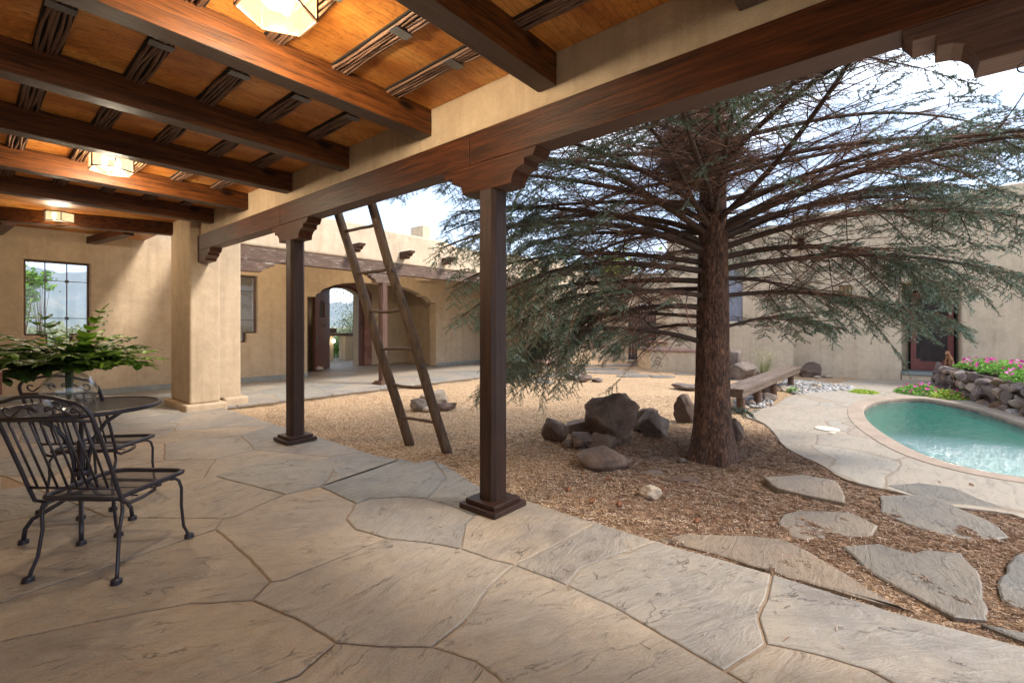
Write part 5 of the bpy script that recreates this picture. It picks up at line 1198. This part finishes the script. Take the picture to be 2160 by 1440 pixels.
MB().lathe([(.001,-.008),(.022,-.004),(.022,.006),(.001,.012)],(.108,0,.276),12).build('muzzle',M['furlight'],t,smooth=True)
def plant(name,label,cat,cx,cy,z,rx,ry,h,nl,ls,mat,group=None,blooms=0,bs=.03,seed=0,rz=0,stems=True):
    r_=random.Random(seed); t=thing(name,label,cat,(cx,cy,z),rz,group); b=MB()
    for _ in range(nl):
        a=r_.uniform(0,6.28); q=math.sqrt(r_.random()); x,y=rx*q*math.cos(a),ry*q*math.sin(a); zz=h*(1-q*q*.7)*r_.uniform(.25,1.0)
        n=Vector((r_.gauss(0,.7),r_.gauss(0,.7),1)).normalized(); d=n.orthogonal().normalized(); d.rotate(Matrix.Rotation(r_.uniform(0,6.28),3,n)); e=n.cross(d); L_=ls*r_.uniform(.6,1.3); o=Vector((x,y,zz))
        b.add([o-d*L_,o+e*L_*.5+n*L_*.12,o+d*L_,o-e*L_*.5+n*L_*.12],[(0,1,2,3)],r_.random())
    b.build('foliage',mat,t,fixn=False)
    if stems:
        b=MB()
        for _ in range(12): a=r_.uniform(0,6.28); q=r_.random()*.8; b.tube([(0,0,0),(rx*q*math.cos(a),ry*q*math.sin(a),h*.6)],.003,4)
        b.build('stems',M['leaf_sage'],t)
    if blooms:
        b=MB()
        for _ in range(blooms):
            a=r_.uniform(0,6.28); q=math.sqrt(r_.random()); o=Vector((rx*q*math.cos(a),ry*q*math.sin(a),h*(1-q*q*.6)*r_.uniform(.75,1.15)+.01)); n=Vector((r_.gauss(-.5,.5),r_.gauss(0,.5),.8)).normalized(); d=n.orthogonal().normalized(); e=n.cross(d); s=bs*r_.uniform(.6,1.2); tt=r_.random()
            ring=[o+(d*math.cos(k*1.2566)+e*math.sin(k*1.2566))*s+n*s*.35 for k in range(5)]; mid_=[o+(d*math.cos(k*1.2566+.628)+e*math.sin(k*1.2566+.628))*s*.62+n*s*.2 for k in range(5)]
            vs=[o]+[p for pr in zip(ring,mid_) for p in pr]; b.add(vs,[(0,1+k,1+(k+1)%10) for k in range(10)],tt)
        b.build('blossoms',M['petal'],t,fixn=False)
    return t
PG='magenta petunias by the pool'
plant('petunia','magenta petunia clump nearest the cat figurine','flowers',13.4,-1.2,.42,.45,.4,.22,900,.03,M['leaf'],PG,26,.035,1)
plant('petunia','magenta petunia clump in the middle of the stone planter','flowers',12.4,-1.45,.42,.6,.4,.26,1300,.03,M['leaf'],PG,40,.035,2)
plant('petunia','magenta petunia clump spilling over the planter at the right edge','flowers',11.2,-1.65,.40,.65,.4,.24,1400,.03,M['leaf'],PG,44,.036,3)
plant('petunia','magenta petunias at the far right end of the planter','flowers',10.0,-2.1,.40,.6,.45,.24,1200,.03,M['leaf'],PG,34,.036,4)
x,y=fl(1945,836,-.12); plant('petunia','magenta and green petunia patch on the ground before the stone planter','flowers',x+.3,y-.0,-.13,.55,.45,.24,1700,.028,M['leaf'],PG,55,.03,5)
x,y=fl(2000,842,-.12); plant('petunia','leafy petunia clump touching the foot of the planter','flowers',x+.1,y,-.13,.45,.35,.2,1300,.028,M['leaf_yellow'],PG,10,.03,6)
x,y=fl(1822,830,-.12); plant('ground_cover','low yellow green creeping plant at the deck edge','plant',x,y,-.12,.38,.28,.09,1100,.025,M['leaf_yellow'],None,0,seed=7)
x,y=fl(1672,828,-.12); plant('seedling','small pale green weed beside the last bench leg','plant',x,y,-.12,.12,.12,.14,120,.025,M['leaf'],None,0,seed=8)
x,y=fl(1607,800,-.13); t=thing('grass_tuft','tuft of feathery dry grass behind the bench','grass tuft',(x+.3,y,-.14)); b=MB(); r_=random.Random(3)
for _ in range(150):
    a=r_.uniform(0,6.28); L_=r_.uniform(.3,.95); le=r_.uniform(.05,.5); pts=[Vector((.06*math.cos(a),.06*math.sin(a),0))]
    for q in range(1,5): f=q/4; pts.append(Vector((math.cos(a)*(.06+le*f*f*L_*.8),math.sin(a)*(.06+le*f*f*L_*.8),L_*(f-.18*f*f*le*2))))
    b.tube(pts,[.005,.004,.003,.002,.001],3,False,r_.random())
    if L_>.7:
        for q in range(7): e=pts[-1]+Vector((r_.gauss(0,.03),r_.gauss(0,.03),-.03*q)); b.tube([e,e+Vector((r_.gauss(0,.02),r_.gauss(0,.02),.02))],.004,3,False,.9)
b.build('blades',M['grass'],t)
# pine cones
for k,(u,v) in enumerate(((1306,1074),(1312,940),(1436,963),(1250,1068),(1283,1012),(1395,1030),(1470,1100),(1200,1040))):
    x,y=fl(u,v,-.06); z=surf_h(x,y) or -.05; b=MB(); r_=random.Random(k)
    pr=[(.001,-.04)]+[(.016*math.sin(math.pi*(q+.5)/9)*(1.25 if q%2 else .85),-.04+.08*q/9) for q in range(1,9)]+[(.001,.042)]
    o=b.lathe(pr,n=9).build('pine_cone',M['pine_cone'],smooth=False); o.location=(x,y,z+.014); o.rotation_euler=(R(85),0,r_.uniform(0,6)); tag(o,['orange brown spruce cone nearest the patio post','spruce cone lying on the rock heap','spruce cone at the foot of the trunk, left','dark cone in the litter by the first post','cone on the needles right below the wedge slab','cone beside the half buried slate','cone in front of the pale half buried flagstone','cone in the litter behind the near post'][k],'pine cone','spruce cones in the litter')
# green things outside
def leafblob(name,label,cat,c,rx,ry,rz_,n,ls,mat,seed,trunk=True,group=None,base=-.15,hollow=.4):
    r_=random.Random(seed); t=thing(name,label,cat,(c[0],c[1],base),0,group); N_=n; P=[]
    cl=[(Vector((r_.gauss(0,.42),r_.gauss(0,.42),r_.gauss(0,.42))),r_.uniform(.25,.55)) for _ in range(16)]
    b=MB()
    for _ in range(n):
        q,s=r_.choice(cl); p=q+Vector((r_.gauss(0,1),r_.gauss(0,1),r_.gauss(0,1)))*s*.5; o=Vector((p.x*rx,p.y*ry,c[2]-base+p.z*rz_))
        if o.z<.02: continue
        nn=Vector((r_.gauss(0,1),r_.gauss(0,1),r_.gauss(0,1)+.6)).normalized(); d=nn.orthogonal().normalized(); e=nn.cross(d); L_=ls*r_.uniform(.6,1.3)
        b.add([o-d*L_,o+e*L_*.6,o+d*L_,o-e*L_*.6],[(0,1,2,3)],r_.random())
    b.build('crown',mat,t,fixn=False)
    b=MB()
    for q,s in cl[:9]:
        e=Vector((q.x*rx,q.y*ry,c[2]-base+q.z*rz_)); m=Vector((e.x*.3,e.y*.3,e.z*.5)); b.tube([(0,0,0),m,e],[.035*rz_*.5+.01,.02*rz_*.5+.006,.004],6)
    b.build('trunk',M['bough'],t,smooth=True); return t
p=at(742,668,20); leafblob('desert_bush','airy grey green bush beyond the open gate','bush',(p.x,p.y,1.0),1.4,1.2,1.45,5200,.035,M['leaf_sage'],31)
p=at(700,735,19.2); leafblob('desert_bush','bright green weeds seen between the pillars outside the gate','bush',(p.x,p.y,.35),1.0,.6,.55,2200,.04,M['leaf'],32)
p=at(62,600,12.3); leafblob('vine','bright green grape vine hanging at the upper left of the far window','vine',(p.x-.12,p.y+.3,2.2),.42,.3,.95,1500,.055,M['leaf'],33,base=0)
p=at(88,560,12.5); leafblob('vine','upper runner of vine leaves across the top of the far window','vine',(p.x,p.y+.3,2.55),.35,.25,.22,420,.05,M['leaf'],34,base=0)
p=at(520,700,14); leafblob('potted_shrub','dark green shrub outside the window beside the pier','shrub',(p.x,p.y,1.05),.5,.4,.35,2600,.03,M['leaf'],35)
p=at(130,700,17); leafblob('desert_bush','sage bush low in the far window','bush',(p.x,p.y,.5),1.9,1.2,.65,3800,.05,M['leaf_sage'],36)
p=at(1440,640,24); leafblob('cottonwood','bright green tree behind the back courtyard wall, seen through its opening','tree',(p.x,p.y,2.4),2.4,2.4,2.6,5200,.13,M['leaf'],37)
p=at(1275,545,25); leafblob('cottonwood','yellow green treetop rising over the back courtyard wall','tree',(p.x,p.y,3.6),1.7,1.7,1.6,3000,.12,M['leaf_yellow'],38)
x,y=fg(1120,768); plant('shrub','bright leafy plant half hidden behind the spruce by the entry floor','plant',x+.5,y+.5,-.1,.5,.5,1.1,700,.06,M['leaf'],None,0,seed=9)
x,y=fg(1260,752); plant('planter_greens','green plants on the low bench wall under the spruce tips','plant',x+.2,y+.2,.5,.9,.4,.4,900,.05,M['leaf'],None,0,seed=10)
# scrub plain
P=[];TT=[]; Vq=[];Tq=[]; cnt=0
for _ in range(2600):
    u=random.uniform(-250,1050) if random.random()<.9 else random.uniform(1050,2300); d=math.exp(random.uniform(math.log(22),math.log(420))); q=at(u,700,d); s=random.uniform(.35,.9)*(1+d/300)
    for _ in range(14):
        o=np.array([q.x+random.gauss(0,.55)*s,q.y+random.gauss(0,.55)*s,-.35-min(d,200)*.004+abs(random.gauss(0,.5))*s]); a=np.random.default_rng(cnt).normal(0,.32*s,(3,3)); Vq.append(o+a); Tq.append([cnt*3,cnt*3+1,cnt*3+2]); tt_=random.random(); TT+=[tt_]*3; cnt+=1
tag(npmesh('scrub_brush',np.concatenate(Vq),np.array(Tq),M['leaf_sage'],TT),'sage scrub covering the plain beyond the house',kind='stuff')
# ============================================================ THE SPRUCE
TX,TY=5.15,1.55
T=thing('spruce_tree','big blue spruce with bare brown inner boughs growing in the gravel court','tree',(TX,TY,-.14))
def trunk_r(z): return (.19-.020*z)*(1 if z>.9 else 1+.5*((.9-z)/.9)**2.6)
vs=[];fs=[];nr=90;ns_=40
for i in range(nr):
    z=9.2*(i/(nr-1))**1.35
    for k in range(ns_):
        a=2*math.pi*k/ns_; r=max(.012,trunk_r(z)); r*=1+.05*noise.noise((math.cos(a)*2,math.sin(a)*2,z*1.1))+.045*noise.noise((math.cos(a)*9,math.sin(a)*9,z*4))+(.10*max(0,1-z/.5)*math.sin(a*5+1) if z<.5 else 0)
        vs.append((r*math.cos(a)+.02*math.sin(z*.7),r*math.sin(a),z-.06))
for i in range(nr-1):
    for k in range(ns_): a=i*ns_+k;c=i*ns_+(k+1)%ns_; fs.append((a,c,c+ns_,a+ns_))
MB().add(vs,fs).build('trunk',M['bark'],T,smooth=True)
rs=random.Random(21)
BP0=[];BP1=[];BR0=[];BR1=[]      # boughs
TP0=[];TP1=[];TR0=[];TR1=[]      # dead twigs
GP0=[];GP1=[];GT=[]              # green shoots
def rv(s): return Vector((rs.gauss(0,s),rs.gauss(0,s),rs.gauss(0,s)))
def seg(p,q,r0,r1,A='b'):
    if A=='b': BP0.append(p[:]);BP1.append(q[:]);BR0.append(r0);BR1.append(r1)
    else: TP0.append(p[:]);TP1.append(q[:]);TR0.append(r0);TR1.append(r1)
ZC=Vector((0,0,1))
def bough(z0,az,L_,el,curve,green,r0,hang=.25,dens=1.0,secL=.95):
    az=R(az); h=Vector((math.cos(az),math.sin(az),0)); d=(h*math.cos(R(el))+ZC*math.sin(R(el))).normalized()
    p=Vector((TX,TY,z0))+h*trunk_r(z0)*.6; n=16; pts=[p.copy()]; wob=rs.uniform(0,9)
    for i in range(n):
        f=i/n; d=(d+ZC*(-curve/n)*(.35+1.5*f)+Vector((noise.noise((f*3,wob,0)),noise.noise((f*3,wob,4)),.6*noise.noise((f*4,wob,8))))*.085).normalized()
        p=p+d*(L_/n)
        if p.x<2.86 and p.z<3.6: p.x=2.86+abs(rs.gauss(0,.03))
        if p.z<.12: p.z=.12
        pts.append(p.copy())
    for i in range(n): seg(pts[i],pts[i+1],r0*(1-.88*(i/n))**.9+.002,r0*(1-.88*((i+1)/n))**.9+.002)
    ns=int(15*L_*dens); off=rs.random()
    for i in range(ns):
        t=.07+.93*(i+off)/ns; t=min(.995,t); x=t*n; k=min(n-1,int(x)); q=pts[k].lerp(pts[k+1],x-k); dd=(pts[k+1]-pts[k]).normalized()
        side=dd.cross(ZC).normalized()*(1 if i%2 else -1); ang=R(rs.uniform(38,66)); 
        if rs.random()<.25: side=(side*.6+ZC*rs.choice((-1,1))*.7).normalized()
        s=(dd*math.cos(ang)+side*math.sin(ang)+ZC*rs.uniform(-.12,.18)).normalized()
        sl=secL*(.30+.9*math.sin(math.pi*min(1,(t*.75+.22))))*(1-t*.45)*rs.uniform(.55,1.15)*min(1,L_/2.4)
        gstart=(green-t)/(max(.02,1-green))  # >0: still bare zone
        isg= t>green; m=5; sp=[q]; 
        hg=hang*(1.0 if isg else .35)*rs.uniform(.5,1.6)
        for j in range(m):
            s=(s+ZC*(-hg/m)*1.4+rv(.05)).normalized(); q2=sp[-1]+s*(sl/m)
            if q2.x<2.8 and q2.z<3.5: q2.x=2.8
            sp.append(q2)
        rad=.0048*(sl/.8)+.0016
        for j in range(m): seg(sp[j],sp[j+1],rad*(1-.75*j/m),rad*(1-.75*(j+1)/m),'b' if (sl>.5 and j<3) else 't')
        # tertiary
        nt_=max(3,int(sl/(.048 if isg or green-t<.3 else .06)))
        for j in range(nt_):
            f=(j+.6)/nt_; y=f*m; kk=min(m-1,int(y)); o=sp[kk].lerp(sp[kk+1],y-kk); sd_=(sp[kk+1]-sp[kk]).normalized()
            gr=isg or (f>.60 and t>green*.62) or (f>.8 and t>green*.4)
            for sg in (-1,1):
                if rs.random()<.12: continue
                c=sd_.cross(ZC); c=c.normalized() if c.length>.05 else Vector((1,0,0)); c=(c*sg*math.sin(R(50))+sd_*math.cos(R(50))+ZC*rs.uniform(-.35,.2)+rv(.10)).normalized()
                ll=(.13*(1-.55*f)+.035)*rs.uniform(.6,1.35)*(1.15 if gr else 1.0)
                if gr:
                    e=o+(c+ZC*(-.12*hang)).normalized()*ll; GP0.append(o[:]);GP1.append(e[:]);GT.append(min(1,max(0,rs.gauss(.42,.2)+(.25 if f>.7 and t>.8 else 0))))
                    seg(o,e,.0022,.0012,'t')
                else:
                    mid_=o+c*ll*.5; e=mid_+(c+rv(.3)).normalized()*ll*.55; seg(o,mid_,.0018,.0014,'t'); seg(mid_,e,.0014,.0008,'t')
                    if rs.random()<.75: seg(mid_,mid_+(c+rv(.8)).normalized()*ll*.35,.0012,.0008,'t')
        if gr if nt_ else False:
            GP0.append(sp[-2][:]);GP1.append((sp[-1]+(sp[-1]-sp[-2])*.2)[:]);GT.append(rs.uniform(.4,.9))
    GP0.append(pts[-2][:]);GP1.append((pts[-1]+(pts[-1]-pts[-2])*.3)[:]);GT.append(.8)
# picked boughs (height, direction, length, rise, droop, where green begins, radius, hang)
LOW=[(1.13,133,2.6,17,1.45,.42,.030,1.2),(1.50,128,2.65,6,1.1,.42,.032,1.2),(1.62,146,2.5,8,1.2,.42,.028,1.2),(1.40,112,2.4,6,.9,.4,.022,1.0),(1.78,118,2.5,5,.7,.48,.032,.7),(1.88,138,2.7,8,.72,.52,.034,.85),(1.97,128,2.75,10,.65,.52,.030,.8),
 (2.10,140,2.85,20,.72,.58,.036,.75),(2.18,124,2.95,25,.72,.60,.036,.7),(2.28,150,2.8,27,.85,.60,.034,.7),(2.30,108,2.9,24,.70,.58,.034,.5),(2.2,95,2.8,20,.65,.55,.03,.5),(2.42,130,2.95,28,.62,.66,.034,.7),
 (1.28,-38,1.5,12,.6,.40,.018,.6),(1.62,-46,2.35,6,.45,.42,.026,.55),(1.90,-56,3.2,12,.66,.50,.032,.75),(2.02,-44,3.3,15,.60,.50,.034,.7),(2.12,-62,3.4,20,.76,.58,.034,.7),(2.22,-50,3.5,24,.66,.60,.036,.6),(2.28,-36,3.4,22,.6,.58,.032,.5),(2.36,-70,3.4,26,.72,.62,.034,.5),
 (1.3,60,2.0,5,.6,.40,.024,.7),(1.7,75,2.4,5,.6,.45,.028,.6),(1.8,-10,2.6,8,.6,.48,.028,.5),(2.1,40,2.7,12,.6,.5,.03,.5),(2.2,5,3.0,12,.6,.5,.03,.5),(2.3,70,2.9,14,.6,.55,.03,.5),
 (2.35,175,2.3,26,.5,.65,.03,.4),(2.45,205,2.3,30,.45,.7,.03,.35),(2.4,240,2.8,28,.6,.68,.03,.35),(2.3,-90,3.2,24,.65,.62,.032,.45),
 (.42,-30,.35,5,.5,.0,.006,.3)]
for a in LOW: bough(*a,dens=1.12 if 90<a[1]<165 and a[0]<2.25 else (1.25 if -75<a[1]<-20 and a[0]<2.25 else .9))
zz=2.55; k=0
while zz<7.6:
    nb=7 if zz<3.4 else 6
    for q in range(nb):
        az=360*q/nb+k*23+rs.uniform(-9,9)
        L_=max(1.0,3.3-.40*max(0,zz-2.6))*rs.uniform(.85,1.08)
        bough(zz+rs.uniform(-.09,.09),az,L_,rs.uniform(9,24),rs.uniform(.35,.6),rs.uniform(.72,.88) if zz<4.2 else .65,.027*(1-.07*(zz-2.5)),.45,dens=.74 if zz<4 else .55,secL=.85)
    zz+=.32 if zz<4 else .5; k+=1
# witches' broom tangle on the upper trunk
for _ in range(9500):
    a=rs.uniform(0,6.28); zc=rs.gauss(3.14,.17); rr_=min(.42,abs(rs.gauss(.20,.10)))*(1.15 if zc>3.0 else .8); o=Vector((TX+rr_*math.cos(a)-.13,TY+rr_*math.sin(a)+.10,zc)); d=(rv(1)+Vector((math.cos(a),math.sin(a),-.2))*.5).normalized(); l_=rs.uniform(.08,.22)
    seg(o,o+d*l_*.5,.0034,.0026,'t'); seg(o+d*l_*.5,o+d*l_*.5+(d+rv(.5)).normalized()*l_*.5,.0026,.0014,'t')
LOC=(TX,TY,-.14)
def sub(o): o.parent=T; o.location=(0,0,0); return o
off=np.array(LOC)
V_,Q_=segs_arrays(BP0,BP1,BR0,BR1,6); o=npmesh('boughs',V_-off,Q_,M['bough'],smooth=True); o.parent=T
V_,Q_=segs_arrays(TP0,TP1,TR0,TR1,3); o=npmesh('dead_twigs',V_-off,Q_,M['deadtwig']); o.parent=T
G0=np.array(GP0);G1=np.array(GP1); D=G1-G0; Ln=np.linalg.norm(D,axis=1,keepdims=True); D/=Ln
up=np.where(np.abs(D[:,2:3])>.9,np.array([[1.,0,0]]),np.array([[0,0,1.]])); X=np.cross(D,up); X/=np.linalg.norm(X,axis=1,keepdims=True); Yv=np.cross(D,X)
NN=24; Ns=len(G0); VV=np.zeros((Ns,NN,3,3)); 
for j in range(NN):
    f=(j+rng.random(Ns))/NN; a=rng.random(Ns)*6.283; rad=X*np.cos(a)[:,None]+Yv*np.sin(a)[:,None]; nd=D*.62+rad*.80; ln=.026*rng.uniform(.75,1.2,Ns)
    w_=np.cross(nd,rad+.3*D+rng.normal(0,.6,(Ns,3))); w_/=np.maximum(np.linalg.norm(w_,axis=1,keepdims=True),1e-6)
    p=G0+D*(Ln*f[:,None]); VV[:,j,0]=p-w_*.0034; VV[:,j,1]=p+w_*.0034; VV[:,j,2]=p+nd*ln[:,None]
tt=np.clip(np.repeat(np.array(GT),NN*3)+np.repeat(rng.normal(0,.10,Ns*NN),3),0,1)
o=npmesh('needles',VV.reshape(-1,3)-off,np.arange(Ns*NN*3).reshape(-1,3),M['needle'],tt); o.parent=T
print('spruce',len(BP0),len(TP0),Ns,Ns*NN)
# little things hung in the boughs
p=at(1690,482,5.2); t=thing('wind_chime','small weathered wooden chime block hanging right of the trunk','wind chime',(p.x,p.y,p.z-.11))
MB().box((-.035,-.03,-.13),(.035,.03,.0)).build('block',M['worn_z'],t,bevel=.004); MB().tube([(0,0,0),(0,0,.16)],.002,5).build('cord',M['metal'],t)
p=at(1101,662,4.6); t=thing('hanging_ornament','string of pale driftwood pieces hanging left of the trunk beside the near post','ornament',(p.x,p.y,p.z))
MB().tube([(0,0,-.24),(0,0,.16)],.002,5).build('cord',M['metal'],t)
for (z,s) in ((0,.03),(-.09,.022),(-.2,.05)):
    b=MB().tube([(-.008,0,z-s),(.006,.004,z),(-.004,0,z+s)],[.008,.016,.009],8); b.build('driftwood',M['rock_light'],t,smooth=True)

# the air between the house and the far range
hz=MB().box((-4200,-4200,-14),(4200,4200,900)); o=hz.build('haze',M['bulb']); m_=bpy.data.materials.new('haze_air'); m_.use_nodes=True; n_=m_.node_tree; n_.nodes.clear()
pv=n_.nodes.new('ShaderNodeVolumePrincipled'); pv.inputs['Color'].default_value=(.72,.82,.95,1); pv.inputs['Density'].default_value=HAZE; pv.inputs['Anisotropy'].default_value=.2
oo=n_.nodes.new('ShaderNodeOutputMaterial'); n_.links.new(pv.outputs[0],oo.inputs['Volume']); o.data.materials.clear(); o.data.materials.append(m_); tag(o,kind='stuff',label='thin blue air between the house and the mountains')
sc.cycles.volume_bounces=0
